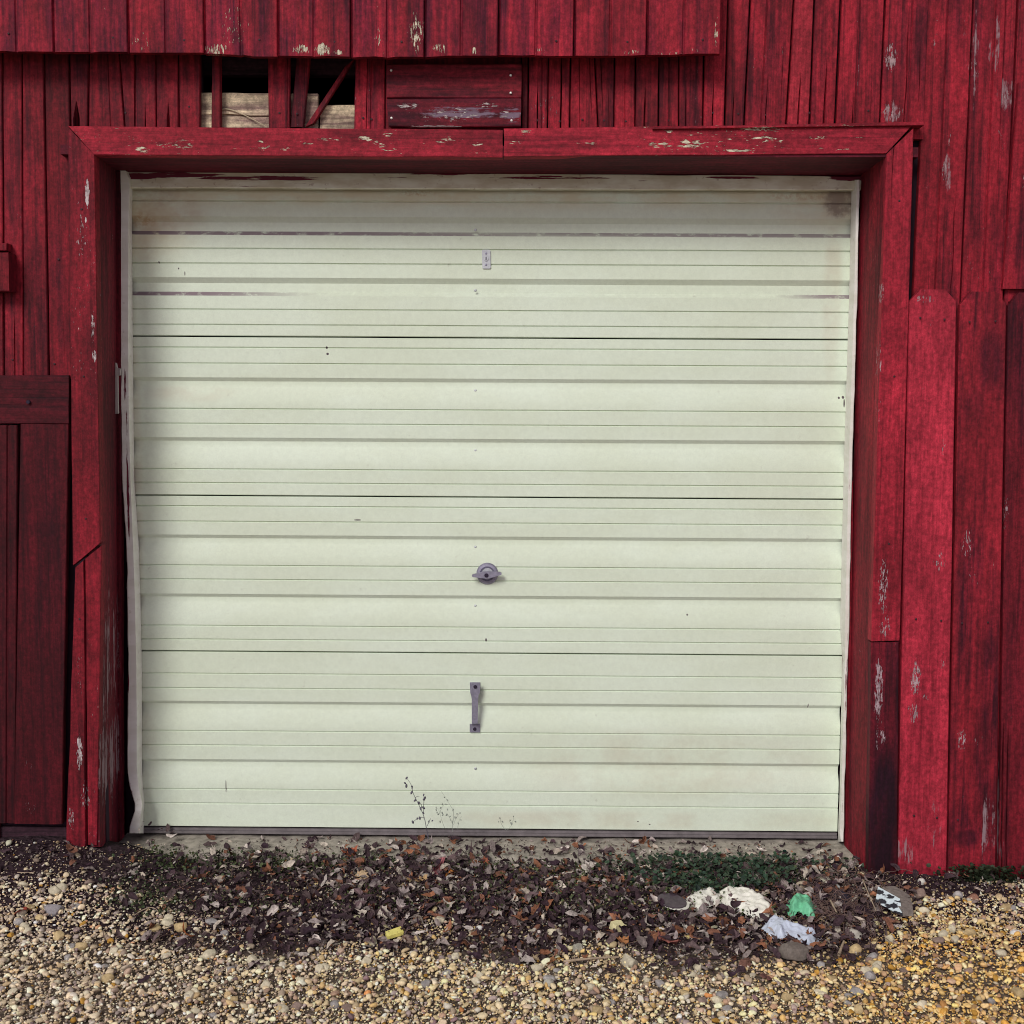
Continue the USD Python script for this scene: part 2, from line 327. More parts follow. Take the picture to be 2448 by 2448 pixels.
DOOR_TOP = door_paint('white_door_paint_stained', True)
DOOR_LOW = door_paint('white_door_paint', False)


def stop_paint(name, red_spots, thr=.56, smear=(6, 6, 120), lo_=(0.57, 0.53, 0.40), hi_=(0.72, 0.72, 0.60), grime=.7):
    g = Nodes()
    pos = g.add('geometry') + '.position'
    n = g.noise(pos, (9, 9, 26), 5, .6)
    f = g.noise(pos, 45, 4, .6)
    col = g.mix(lo_, hi_, g.rng(n, .35, .65))
    col = g.mix(col, (0.30, 0.20, 0.14), g.math('multiply', g.rng(f, .6, .75), grime))
    m = g.math('add', g.noise(pos, smear, 6, .68), g.spots(pos, red_spots)) if red_spots else n
    if red_spots: col = g.mix(col, (0.13, 0.010, 0.028), g.rng(m, thr + .1, thr + .16))
    bn = g.add('bump', {'strength': .4, 'distance': .002}, height=f) + '.normal'
    pb = g.add('principled_bsdf', {'roughness': .6, 'specular_ior_level': .3}, base_color=col, normal=bn)
    return g.build(name, f'{pb}.BSDF')


STOP_TOP = stop_paint('white_stop_paint_with_red_smears', S_([(400, 418, 200, 8, .36), (330, 420, 60, 12, .4), (620, 425, 240, 8, .28), (1000, 412, 300, 8, .22), (1750, 424, 90, 5, .22), (2030, 425, 60, 10, .4), (1300, 424, 200, 6, .2)], .2))
STOP_SIDE = stop_paint('white_metal_trim', S_([(298, 980, 6, 180, .22), (305, 1200, 5, 140, .27), (303, 1620, 5, 60, .26), (312, 1900, 8, 60, .18), (2026, 1600, 4, 200, .14)], .17), smear=(110, 110, 7), lo_=(.74, .73, .65), hi_=(.84, .83, .77), grime=.3)


# ------------------------------------------------------------------ boards
def board(parent, name, TL, TR, BR, BL, yf, th, mat, vertical=True, grooves=(), cracks=(), edge=0.0012, warp=0.0012, ends=0.002, topcut=None, extra=(), label=None, step=0.05, ch=0.0025):
    """A sawn board as one mesh: outline TL TR BR BL in (x, z), front face at y = yf, thickness th behind it; grooves (t, width, depth) run its length,
    cracks (t, s0, s1, width, depth) part of it; edges and face waver as old timber does."""
    seed = RNG.integers(1, 9999) * 1.37
    TL, TR, BR, BL = (np.asarray(c, float) for c in (TL, TR, BR, BL))
    if vertical: a0, a1, b0, b1 = TL, BL, TR, BR        # a(s): left edge downwards, b(s): right edge
    else: a0, a1, b0, b1 = BL, BR, TL, TR                # a(s): lower edge rightwards, b(s): upper edge
    length = max(np.linalg.norm(a1 - a0), np.linalg.norm(b1 - b0)); width = max(np.linalg.norm(b0 - a0), np.linalg.norm(b1 - a1))
    ns = int(np.clip(length / step, 3, 60)); s = np.linspace(0, 1, ns + 1)
    cols = [(0.0, ch, None), (ch / width, 0, None), (1 - ch / width, 0, None), (1.0, ch, None)]
    for t in (*extra, 0.33, 0.66): cols.append((t, 0, None))
    for k, (t, w, d) in enumerate(grooves):
        h = w / width / 2; cols += [(t - h, 0, None), (t - h * .35, d, None), (t + h * .35, d, None), (t + h, 0, None)]
    for k, c in enumerate(cracks):
        t, s0, s1, w, d = c
        h = w / width / 2; cols += [(t - h, 0, c), (t - h * .3, d, c), (t + h * .3, d, c), (t + h, 0, c)]
    cols.sort(key=lambda c: c[0])
    T = np.array([c[0] for c in cols]); n = len(cols)
    tt = np.repeat(T[None], ns + 1, 0); dep = np.zeros((ns + 1, n))
    for j, (t, d, c) in enumerate(cols):
        if c is None: dep[:, j] = d
        else:
            prof = sstep((s - c[1]) / .08 + (1 if c[1] <= 0 else 0)) * sstep((c[2] - s) / .3 + (1 if c[2] >= 1 else 0)) if c[2] >= 1 else sstep((s - c[1]) / .08 + (1 if c[1] <= 0 else 0)) * sstep((c[2] - s) / .25)
            dep[:, j] = d * prof
            tt[:, j] = c[0] + (t - c[0]) * np.maximum(prof, .12) + (meshkit.noise(np.stack([s * length * 9, s * 0 + seed, s * 0], -1)) - .5) * .05
    tt = np.sort(tt, axis=1)
    A = a0 + (a1 - a0) * s[:, None]; B = b0 + (b1 - b0) * s[:, None]
    XZ = A[:, None] + (B - A)[:, None] * tt[..., None]
    across = (B - A) / np.maximum(np.linalg.norm(B - A, axis=1, keepdims=True), 1e-9)
    jl = (meshkit.fbm(np.stack([s * length * 7, s * 0 + seed, s * 0], -1), 3) - .5) * 2 * edge
    jr = (meshkit.fbm(np.stack([s * length * 7, s * 0 + seed, s * 0 + 9.3], -1), 3) - .5) * 2 * edge
    XZ += across[:, None] * (jl[:, None] * (1 - tt) + jr[:, None] * tt)[..., None]
    along = (a1 - a0) / length
    fa = np.clip(1 - s * ns / 1.0, 0, 1)[:, None]; fb = np.clip(1 - (1 - s) * ns, 0, 1)[:, None]
    e0 = (meshkit.fbm(np.stack([T * width * 40, T * 0 + seed, T * 0 + 3], -1), 3) - .5) * 2 * ends
    e1 = (meshkit.fbm(np.stack([T * width * 40, T * 0 + seed, T * 0 + 5], -1), 3) - .5) * 2 * ends
    XZ += along * ((fa * e0 + fb * e1)[..., None])
    if topcut is not None:
        XZ += along * ((np.clip(1 - s, 0, 1) ** 6)[:, None] * topcut(T)[None])[..., None]
    Y = yf + dep + (meshkit.fbm(np.stack([XZ[..., 0] * 5, XZ[..., 1] * 2.5, XZ[..., 0] * 0 + seed], -1), 2) - .5) * 2 * warp
    front = np.stack([XZ[..., 0], Y, XZ[..., 1]], -1)
    lb, rb = front[:, :1].copy(), front[:, -1:].copy(); lb[..., 1] = yf + th; rb[..., 1] = yf + th
    grid = np.concatenate([lb, front, rb], 1); r, c = grid.shape[:2]
    V = grid.reshape(-1, 3); idx = np.arange(r * c).reshape(r, c)
    q = np.stack([idx[:-1, :-1], idx[1:, :-1], idx[1:, 1:], idx[:-1, 1:]], -1).reshape(-1, 4)
    F = [q[:, [0, 1, 2]], q[:, [0, 2, 3]]]
    for row, flip in ((0, False), (r - 1, True)):      # ends
        i = idx[row]; back = len(V) + np.arange(c)
        bv = grid[row].copy(); bv[:, 1] = yf + th; V = np.vstack([V, bv])
        e = np.stack([i[:-1], i[1:], back[1:], back[:-1]], -1)
        if flip: e = e[:, ::-1]
        F += [e[:, [0, 1, 2]], e[:, [0, 2, 3]]]
    if not vertical: F = [f[:, ::-1] for f in F]
    m = trimesh.Trimesh(V, np.vstack(F), process=False)
    return obj(name, m, mat, parent, smooth=35, label=label)


def prism(quad, off, div=1):
    """A slab: four 3D corners and the vector of its thickness."""
    q = np.asarray(quad, float); o = np.asarray(off, float)
    V = np.vstack([q, q + o])
    m = trimesh.convex.convex_hull(V)
    return m


def box(lo, hi):
    lo, hi = np.asarray(lo, float), np.asarray(hi, float)
    return trimesh.creation.box(extents=hi - lo, transform=trimesh.transformations.translation_matrix((lo + hi) / 2))


def tube(pts, r0, r1=None, n=5):
    pts = np.asarray(pts, float); r1 = r0 if r1 is None else r1
    rad = np.linspace(r0, r1, len(pts)); V, F = [], []
    d = np.gradient(pts, axis=0); d /= np.maximum(np.linalg.norm(d, axis=1, keepdims=True), 1e-9)
    ref = np.array([0.31, 0.9, 0.2])
    for i, (p, t) in enumerate(zip(pts, d)):
        a = np.cross(t, ref); a /= np.linalg.norm(a) + 1e-9; b = np.cross(t, a)
        for k in range(n):
            g = 2 * math.pi * k / n; V.append(p + rad[i] * (a * math.cos(g) + b * math.sin(g)))
    for i in range(len(pts) - 1):
        for k in range(n):
            q = [i * n + k, i * n + (k + 1) % n, (i + 1) * n + (k + 1) % n, (i + 1) * n + k]
            F += [[q[0], q[1], q[2]], [q[0], q[2], q[3]]]
    return trimesh.Trimesh(np.array(V), np.array(F), process=False)


def smooth_line(pts, n=6):
    from scipy.interpolate import CubicSpline
    pts = np.asarray(pts, float); t = np.arange(len(pts))
    return CubicSpline(t, pts)(np.linspace(0, len(pts) - 1, (len(pts) - 1) * n + 1)) if len(pts) > 2 else pts


# ------------------------------------------------------------------ the barn wall
barn = thing('barn_wall', 'weathered red barn wall of vertical boards with flaking paint around the white garage door', 'barn wall', kind='thing')
ZTOP = 3.3


def seam(u0, v0, u1, v1, y=0.0):
    a, b = P(u0, v0, y), P(u1, v1, y)
    def f(z):
        t = np.clip((z - a[1]) / (b[1] - a[1]), -0.4, 1.25)
        return a[0] + (b[0] - a[0]) * t
    return f


def siding(seams, z0, z1, yf, mat, th=.022, name='siding_board', gap=.002, grooves=None, cracks=None, labels=None, mats=None):
    for i in range(len(seams) - 1):
        l, r = seams[i], seams[i + 1]
        zt = z1[i] if isinstance(z1, (list, tuple)) else z1
        zb = z0[i] if isinstance(z0, (list, tuple)) else z0
        if r(zb) - l(zb) < .012: continue
        jit = RNG.uniform(-.003, .002)
        board(barn, name, (l(zt) + gap, zt), (r(zt) - gap, zt), (r(zb) - gap, zb), (l(zb) + gap, zb), yf + jit, th, (mats or {}).get(i, mat),
              grooves=(grooves or {}).get(i, ()), cracks=(cracks or {}).get(i, ()), label=(labels or {}).get(i))


z_at = lambda u, v, y=0.0: float(P(u, v, y)[1])
zh = z_at(1224, 305) - .03           # hidden behind the header's top
zo = z_at(1224, 132) + .12           # hidden behind the overhang
# 1 boards left of and above the casing
Ls = [seam(-48, 215, -42, 890), seam(6, 215, 9, 890), seam(53, 215, 56, 890), seam(106, 215, 117, 890), seam(166, 215, 178, 890)]
siding(Ls, z_at(60, 905), zo, 0.0, W_LEFT, gap=.0022, cracks={1: [(.55, .8, 1, .004, .012)], 3: [(.6, .82, .98, .004, .01)]})
Ms = [seam(167, 150, 170, 300), seam(214, 150, 211, 300), seam(284, 150, 298, 300), seam(323, 150, 323, 300), seam(373, 150, 374, 300), seam(427, 150, 428, 300), seam(480, 150, 479, 300)]
siding(Ms, zh, zo, 0.0, W_LEFT, cracks={0: [(.35, .78, 1, .026, .03)], 3: [(.5, .8, 1, .005, .02)], 4: [(.55, .8, 1, .012, .02)]}, grooves={1: [(.62, .005, .003)]})
# 2 the two gaps: loose slats left standing in them
qd = lambda a, b, c, d, y: [P(*a, y), P(*b, y), P(*c, y), P(*d, y)]
board(barn, 'loose_slat', *qd((507, 125), (526, 125), (527, 303), (505, 303), .0), .0, .025, W_LEFT, label='narrow red slat standing alone in the first gap above the door')
board(barn, 'siding_board', *qd((640, 125), (693, 125), (692, 305), (642, 305), .0), .0, .022, W_SIDE, grooves=[(.9, .005, .004)], label='single red board standing between the two gaps')
board(barn, 'loose_slat', *qd((710, 125), (742, 125), (725, 304), (694, 303), .004), .004, .02, W_SIDE, label='leaning red slat beside the diagonal stick')
board(barn, 'diagonal_stick', *qd((824, 160), (848, 140), (750, 294), (728, 304), .012), .012, .02, W_LEFT, label='broken stick leaning diagonally across the gap')
board(barn, 'inner_board', *qd((440, 221), (760, 223), (760, 330), (440, 330), .035), .035, .025, W_INNER, vertical=False, cracks=[(.5, 0.2, .9, .006, .01)], label='bare pale board seen through the first gap')
board(barn, 'inner_board', *qd((765, 250), (900, 250), (900, 330), (765, 330), .035), .037, .025, W_INNER, vertical=False, label='bare greyish board seen through the second gap')
board(barn, 'inner_board', *qd((440, 110), (900, 110), (900, 180), (440, 178), .10), .10, .04, W_INDARK, vertical=False)
st = [P3(530 + 0, 262, .030), P3(560, 265, .030), P3(600, 283, .026), P3(638, 304, .022)]
obj('bent_straw', tube(smooth_line(st), .0022, .0012), plain('straw', (.5, .42, .28), mott=.1), barn, smooth=True, label='thin bent straw hanging in the first gap')
# 3 boards right of the gaps
Rs = [seam(849, 140, 845, 305), seam(922, 140, 920, 305)]
siding(Rs, zh, zo, 0.0, W_SIDE, cracks={0: [(.42, .2, 1, .003, .01)]}, grooves={0: [(.55, .006, .004)]})
siding([seam(921, 140, 920, 305), seam(1246, 140, 1246, 305)], zh, zo, 0.004, W_LEFT)
siding([seam(1246, 140, 1246, 305), seam(1263, 140, 1262, 305)], zh, zo, 0.004, W_LEFT)
pb1 = board(barn, 'patch_board', *qd((925, 153), (1247, 152), (1246, 234), (924, 233), -.022), -.022, .02, W_PATCH, vertical=False, edge=.002, label='upper half of the horizontal patch board nailed over the siding')
pb2 = board(barn, 'patch_board', *qd((924, 236), (1246, 235), (1245, 303), (929, 302), -.022), -.024, .02, W_PATCH2, vertical=False, edge=.003, label='peeling lower half of the horizontal patch board')
Rs = [seam(1263, 150, 1262, 300), seam(1311, 150, 1309, 300), seam(1364, 150, 1362, 300), seam(1420, 160, 1429, 300), seam(1469, 150, 1468, 300), seam(1519, 150, 1518, 300), seam(1575, 150, 1574, 300), seam(1622, 150, 1622, 300), seam(1681, 150, 1680, 300)]
siding(Rs, zh, zo, 0.0, W_SIDE, cracks={0: [(.45, .55, 1, .005, .02)], 1: [(.6, .3, 1, .006, .03)], 2: [(.8, .2, .9, .003, .01)], 3: [(.3, .2, .9, .003, .01), (.7, .6, 1, .003, .012)], 5: [(.4, .55, 1, .006, .02)], 7: [(.3, .55, 1, .004, .015)]},
       grooves={0: [(.7, .004, .003)], 2: [(.35, .004, .003)], 4: [(.5, .004, .003)], 6: [(.5, .005, .003)]})
RS2 = [seam(1681, 150, 1680, 300), seam(1740, 130, 1733, 300), seam(1800, 0, 1780, 300), seam(1906, 0, 1880, 300), seam(1951, 0, 1936, 300), seam(2014, 0, 1996, 300)]
siding(RS2, zh, ZTOP, 0.0, W_SIDE, gap=.003, cracks={0: [(.45, .8, 1, .005, .02)], 1: [(.4, .82, 1, .005, .02)], 2: [(.5, .8, 1, .004, .015), (.85, .7, .95, .003, .01)], 3: [(.5, .78, 1, .006, .02)], 4: [(.56, .75, 1, .007, .02)]},
       grooves={2: [(.38, .006, .004)]}, labels={3: 'smooth lighter red board left of a wide dark joint'}, mats={3: W_SMOOTH})
siding([seam(2016, 0, 1998, 300), seam(2119, 0, 2104, 300), seam(2223, 0, 2212, 300)], [zh, zh], ZTOP, 0.0, W_SIDE, gap=.003,
       cracks={0: [(.38, .86, 1, .005, .015), (.8, .8, .97, .004, .01)], 1: [(.55, .6, 1, .004, .012), (.85, .7, .96, .005, .015)]}, grooves={0: [(.42, .007, .004)], 1: [(.62, .007, .004)]})
# right of the casing down to the ground, behind the pickets
zg = -0.12
_sa, _sb = seam(2223, 0, 2212, 300), seam(2212, 300, 2166, 695)
S2 = [lambda z: _sa(z) if z > z_at(2212, 300) else _sb(z), seam(2327, 0, 2291, 706), seam(2433, 0, 2394, 692), seam(2540, 0, 2500, 700), seam(2650, 0, 2607, 700)]
siding(S2, zg, ZTOP, 0.004, W_SIDE, gap=.003, grooves={0: [(.45, .008, .005)], 1: [(.5, .008, .005)], 2: [(.5, .008, .005)], 3: [(.5, .008, .005)]},
       cracks={0: [(.8, .3, .6, .004, .01)], 1: [(.75, .1, .4, .003, .008)]}, labels={1: 'grey streaked red board above the second clipped picket'})
board(barn, 'siding_board', *qd((2437, 196), (2540, 198), (2535, 690), (2399, 690), -.02), -.016, .02, W_SIDE, label='raised board end with a grey nailed corner at the right edge')
# wall beyond the picture, as wide tongued panels
for xa, xb in ((-2.9, float(P(-50, 500)[0])), (float(P(2655, 0)[0]), 2.9)):
    n_ = 4
    for k in range(n_):
        a, b = xa + (xb - xa) * k / n_, xa + (xb - xa) * (k + 1) / n_
        board(barn, 'siding_board', (a + .002, ZTOP), (b - .002, ZTOP), (b - .002, zg), (a + .002, zg), .004, .022, W_LEFT if xa < 0 else W_SIDE, grooves=[(.25, .008, .005), (.5, .008, .006), (.75, .008, .005)])
# 4 dog-eared pickets nailed over the siding
def ear(w): return lambda T: np.maximum(0, .24 - np.minimum(T, 1 - T)) / .24 * .040
ptop = lambda u, v: P(u, v, -.025)
pk = [((2173, 692), (2287, 692), (2262, 2100), (2146, 2100), W_PICK, 'bright red picket with clipped corners beside the door casing'),
      ((2296, 697), (2407, 697), (2379, 2100), (2266, 2100), W_PICK2, 'stained red picket with clipped corners, second from the door casing'),
      ((2411, 700), (2522, 700), (2496, 2100), (2388, 2100), W_PICK3, 'dark red picket with a grey split at its foot, third from the door casing')]
for i in range(3): pk.append(((2529 + 116 * i, 702), (2640 + 116 * i, 702), (2612 + 115 * i, 2100), (2504 + 115 * i, 2100), W_PICK3, None))
for a, b, c, d, m_, lb in pk:
    board(barn, 'picket', P(*a, -.025), P(*b, -.025), P(*c, -.025), P(*d, -.025), -.025 + RNG.uniform(-.002, .002), .022, m_, topcut=ear(0), extra=(.08, .16, .24, .76, .84, .92), warp=.002, label=lb, step=.03 if lb else .06,
          cracks=[(.06, .7, 1, .006, .02), (.16, .72, 1, .004, .02)] if lb and 'third' in lb else ([(.33, 0, .22, .0015, .002)] if m_ is W_PICK else ()))
# 5 overhang of wider boards
ov = [-400, -224, -48, 127, 306, 488, 664, 838, 1014, 1190, 1371, 1545, 1722]
vb = lambda u: float(np.interp(u, [0, 120, 480, 660, 1000, 1200, 1400, 1722], [122, 123, 127, 134, 136, 133, 134, 129]))
for i in range(len(ov) - 1):
    a, b = ov[i], ov[i + 1]; xa, xb = P(a + 4 * (a > 1000), 0, -.1)[0], P(b + 4 * (b > 1000), 0, -.1)[0]
    bl, br = P(a, vb(a) + RNG.uniform(-1, 1), -.1), P(b, vb(b) + RNG.uniform(-1, 1), -.1)
    board(barn, 'overhang_board', (xa + .0015, ZTOP), (xb - .0015, ZTOP), (br[0] - .0015, br[1]), (bl[0] + .0015, bl[1]), -.10 + RNG.uniform(-.002, .002), .024, W_OVER, grooves=[(.5, .010, .005), (.012, .006, .004)], ends=.004, warp=.0015)
zb_ = z_at(700, 134, -.1) + .045
xr_ = float(P(1712, 100, -.1)[0])
obj('overhang_framing', box((-2.75, -.075, zb_), (xr_, -.002, ZTOP)), W_INDARK, barn)
# 6 casing and header
board(barn, 'header_board', *qd((163, 301), (1202, 310), (1202, 376), (226, 370), -.04), -.040, .045, W_HEAD, vertical=False, edge=.0018, label='longer header board over the door with white paint flecks')
board(barn, 'header_board', *qd((1205, 307), (2186, 294), (2118, 367), (1205, 375), -.04), -.042, .045, W_HEAD, vertical=False, edge=.0018, label='header board over the door with its mitred end at the corner')
board(barn, 'drip_cap', *qd((1560, 303), (2208, 291), (2208, 301), (1560, 309), -.05), -.052, .06, W_HEAD, vertical=False, label='thin cap along the top of the header')
board(barn, 'casing_board', *qd((162, 303), (226, 372), (240, 1297), (174, 1352), -.04), -.040, .042, W_CASE_L, label='long casing board with a slanting lower end, on the side of the grey latch')
board(barn, 'casing_board', *qd((178, 1358), (199, 1340), (204, 2025), (157, 2025), -.04), -.036, .04, W_CASE_L, edge=.003, label='split grey lower casing piece')
board(barn, 'casing_board', *qd((201, 1338), (241, 1304), (230, 2022), (208, 2022), -.04), -.032, .036, W_CASE_L, edge=.003)
board(barn, 'casing_board', *qd((2119, 369), (2184, 306), (2151, 1531), (2083, 1533), -.04), -.040, .044, W_CASE_R, cracks=[(.26, 0, .16, .007, .02)], edge=.002, label='casing board with a long patch of flaked paint beside the bright picket')
board(barn, 'casing_board', *qd((2084, 1537), (2151, 1535), (2146, 2105), (2077, 2105), -.04), -.033, .036, W_ROT, edge=.003, label='blackened rotten lower casing piece')
zso = z_at(1224, 374, -.04); zsi = z_at(1224, 417, .2)
xl0, xl1 = P(228, 600, -.04)[0], P(281, 600, .2)[0]
xr0, xr1 = P(2110, 500, -.04)[0], P(2055, 500, .2)[0]
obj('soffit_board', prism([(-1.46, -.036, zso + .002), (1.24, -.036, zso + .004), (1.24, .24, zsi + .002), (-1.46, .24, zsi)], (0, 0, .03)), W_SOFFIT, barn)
# reveals: front edge follows the casing, back edge the door stop
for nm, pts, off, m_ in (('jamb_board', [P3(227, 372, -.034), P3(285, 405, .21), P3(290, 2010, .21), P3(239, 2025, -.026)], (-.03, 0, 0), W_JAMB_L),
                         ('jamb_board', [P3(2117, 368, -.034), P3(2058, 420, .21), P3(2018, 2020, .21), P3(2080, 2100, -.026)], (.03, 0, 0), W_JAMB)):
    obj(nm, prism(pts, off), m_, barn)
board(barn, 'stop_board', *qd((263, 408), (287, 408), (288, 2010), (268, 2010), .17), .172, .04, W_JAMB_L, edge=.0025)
board(barn, 'stop_board', *qd((2034, 1150), (2041, 1150), (2030, 2012), (2020, 2012), .19), .192, .04, W_JAMB, edge=.002)
board(barn, 'door_stop', *qd((284, 408), (2060, 420), (2060, 454), (284, 448), .2), .205, .03, STOP_TOP, vertical=False, edge=.003, label='dirty white head strip smeared with red paint')
# white metal strips beside the door
fl = [(408, 286, 300, 322), (430, 286, 309, 317), (520, 287, 307, 315), (800, 288, 306, 317), (1000, 289, 308, 319), (1150, 292, 312, 321), (1300, 302, 318, 331), (1420, 305, 322, 335), (1600, 306, 326, 339), (1720, 305, 327, 339), (1840, 304, 327, 339), (1880, 310, 331, 341), (1920, 322, 340, 345), (1950, 321, 337, 342), (1962, 312, 334, 343), (1992, 309, 332, 343)]
rows, V, F = [], [], []
vs = np.linspace(408, 1992, 90)
fa = np.array(fl, float)
for v in vs:
    l, c, r = (np.interp(v, fa[:, 0], fa[:, k]) for k in (1, 2, 3))
    n0 = float(meshkit.noise(np.array([v * .03, 1.5, 0])) - .5)
    buck = .02 * math.exp(-((v - 1935) / 40) ** 2)
    V += [P3(l + n0 * 3, v, .185 + n0 * .006 - buck * .4), P3(l + 1.5 + n0 * 3, v, .178 + n0 * .006 - buck), P3(c, v, .18 + n0 * .004 - buck), P3(c + 1.5, v, .186), P3(max(r, c + 3), v, .236), P3(max(r, c + 3) + .5, v, .252)]
for i in range(len(vs) - 1):
    for k in range(5):
        a = i * 6 + k; F += [[a, a + 6, a + 7], [a, a + 7, a + 1]]
obj('door_stop', trimesh.Trimesh(np.array(V), np.array(F), process=False), STOP_SIDE, barn, smooth=12, label='buckled white metal strip, bent at its foot, on the side of the grey latch')
rs = [(430, 2036, 2047, 2056), (700, 2030, 2041, 2050), (1150, 2016, 2027, 2037), (1500, 2008, 2019, 2030), (1560, 2013, 2019, 2028), (1900, 2007, 2010, 2019), (1998, 2003, 2006, 2017), (2012, 2004, 2010, 2017)]
fa = np.array(rs, float); V, F = [], []
vs = np.linspace(430, 2012, 80)
for v in vs:
    l, c, r = (np.interp(v, fa[:, 0], fa[:, k]) for k in (1, 2, 3))
    n0 = float(meshkit.noise(np.array([v * .03, 7.5, 0])) - .5)
    V += [P3(l, v, .25), P3(l + .5, v, .236), P3(c, v, .186), P3(c + 1.5, v, .18), P3(r - 1 + n0 * 2.5, v, .18 + n0 * .004), P3(r + n0 * 3, v, .186)]
for i in range(len(vs) - 1):
    for k in range(5):
        a = i * 6 + k; F += [[a, a + 6, a + 7], [a, a + 7, a + 1]]
obj('door_stop', trimesh.Trimesh(np.array(V), np.array(F), process=False), STOP_SIDE, barn, smooth=40, label='straight white metal strip beside the bright picket side of the door')
# latch plate on the jamb
from shapely.geometry import Polygon
def plate(pts, y, th, rnd=.003):
    pg = Polygon([P(u, v, y) for u, v in pts]).buffer(-rnd).buffer(rnd, quad_segs=4)
    m = trimesh.creation.extrude_polygon(pg, th, engine='earcut')
    v = m.vertices.copy(); m.vertices = np.stack([v[:, 0], y + th - v[:, 2], v[:, 1]], 1)
    m.invert(); trimesh.repair.fix_normals(m)
    return m
obj('latch_plate', plate([(259, 884), (263, 868), (277, 867), (280, 880), (287, 881), (287, 897), (281, 898), (282, 989), (261, 990)], .158, .012), LATCH, barn, label='grey painted metal latch plate on the jamb')
# 7 rail, planks and block at the left edge
rb_ = board(barn, 'rail_board', *qd((-330, 897), (164, 897), (164, 1013), (-330, 1012), -.012), -.012, .03, W_RAIL, vertical=False, label='dark horizontal rail board with a bolt')
board(barn, 'plank', *qd((-330, 1016), (41, 1016), (36, 1968), (-300, 1968), -.004), -.004, .024, W_PLANK, grooves=[(.94, .01, .005), (.6, .01, .005), (.3, .01, .005)])
board(barn, 'plank', *qd((49, 1014), (164, 1014), (148, 1970), (33, 1970), -.008), -.008, .024, W_PLANK, warp=.002, label='wide dark plank below the rail')
obj('bolt', trimesh.creation.cylinder(radius=.006, height=.01, sections=10, transform=trimesh.transformations.translation_matrix(P3(68, 961, -.016)) @ trimesh.transformations.rotation_matrix(math.pi / 2, [1, 0, 0])), HOLE, rb_)
board(barn, 'block_board', *qd((-90, 604), (20, 604), (22, 696), (-90, 696), -.06), -.06, .06, W_LEFT, vertical=False, label='short block nailed on the boards at the left edge')
board(barn, 'block_board', *qd((-90, 583), (18, 582), (18, 600), (-90, 600), -.03), -.04, .04, W_LEFT, vertical=False)
board(barn, 'sill_board', *qd((-330, 1974), (160, 1978), (160, 2030), (-330, 2030), .02), .02, .03, W_INDARK, vertical=False)
for u, v, y in ((900 - 12, 285, 0), (868, 282, 0), (1285, 288, 0), (1338, 290, 0), (1392, 286, 0), (1444, 288, 0), (1496, 290, 0), (1548, 286, 0), (1600, 288, 0), (1652, 285, 0), (1705, 270, 0), (1765, 272, 0), (1830, 275, 0), (1935, 270, 0), (2076, 265, 0),
                (668, 270, 0), (710, 272, 0), (452, 255, 0), (300, 270, 0), (2200, 760, -.03), (2258, 764, -.03), (2318, 770, -.03), (2380, 768, -.03), (2190, 1480, -.03), (2250, 1484, -.03), (2300, 1490, -.03), (2362, 1488, -.03), (2185, 1950, -.03), (2240, 1955, -.03), (2290, 1960, -.03),
                (2150, 480, -.04), (2138, 900, -.04), (2125, 1300, -.04), (195, 500, -.04), (200, 900, -.04), (205, 1240, -.04), (190, 1480, -.036), (60, 560, 0), (84, 780, 0), (30, 860, 0), (130, 870, 0), (140, 620, 0),
                (20, 80, -.1), (165, 95, -.1), (270, 90, -.1), (440, 96, -.1), (620, 95, -.1), (800, 100, -.1), (960, 100, -.1), (1150, 100, -.1), (1330, 98, -.1), (1500, 100, -.1), (1680, 95, -.1)):
    s_ = trimesh.creation.icosphere(1, .0036); s_.apply_scale([1, .35, 1]); s_.apply_translation(P3(u, v, y - .0008))
    obj('nail', s_, RUSTY, barn, smooth=True)
# nails on the patch board
for u, v in ((935, 168), (1221, 180), (1221, 222), (936, 282), (1223, 288)):
    s_ = trimesh.creation.icosphere(1, .0042); s_.apply_scale([1, .5, 1]); s_.apply_translation(P3(u, v, -.025))
    obj('nail', s_, NAIL, pb1 if v < 235 else pb2, smooth=True)
# dark inside of the barn
for lo, hi in (((-2.9, 3.0, -.2), (2.9, 3.05, ZTOP)), ((-2.95, .03, -.2), (-2.9, 3.05, ZTOP)), ((2.9, .03, -.2), (2.95, 3.05, ZTOP)), ((-2.95, -.08, ZTOP), (2.95, 3.05, ZTOP + .05))):
    obj('inner_wall', box(lo, hi), DARK, barn)
# added dark backing boxes that turn the joints between the boards black
zA, zB = z_at(400, 120, .03), z_at(400, 322, .03)
for lo, hi in (((-2.9, .031, zA), (2.9, .07, ZTOP)), ((-2.9, .033, zB - .03), (2.9, .068, zB)), ((-2.9, .035, -.2), (float(xl0) - .034, .066, zA - .002)), ((float(xr0) + .034, .035, -.2), (2.9, .066, zA - .002)),
               ((float(P(902, 200)[0]), .037, zB + .002), (float(xr0) + .05, .064, zA - .004)), ((float(xl0) - .06, .037, zB + .002), (float(P(474, 200)[0]), .064, zA - .004))):
    obj('inner_sheathing', box(lo, hi), DARK, barn)

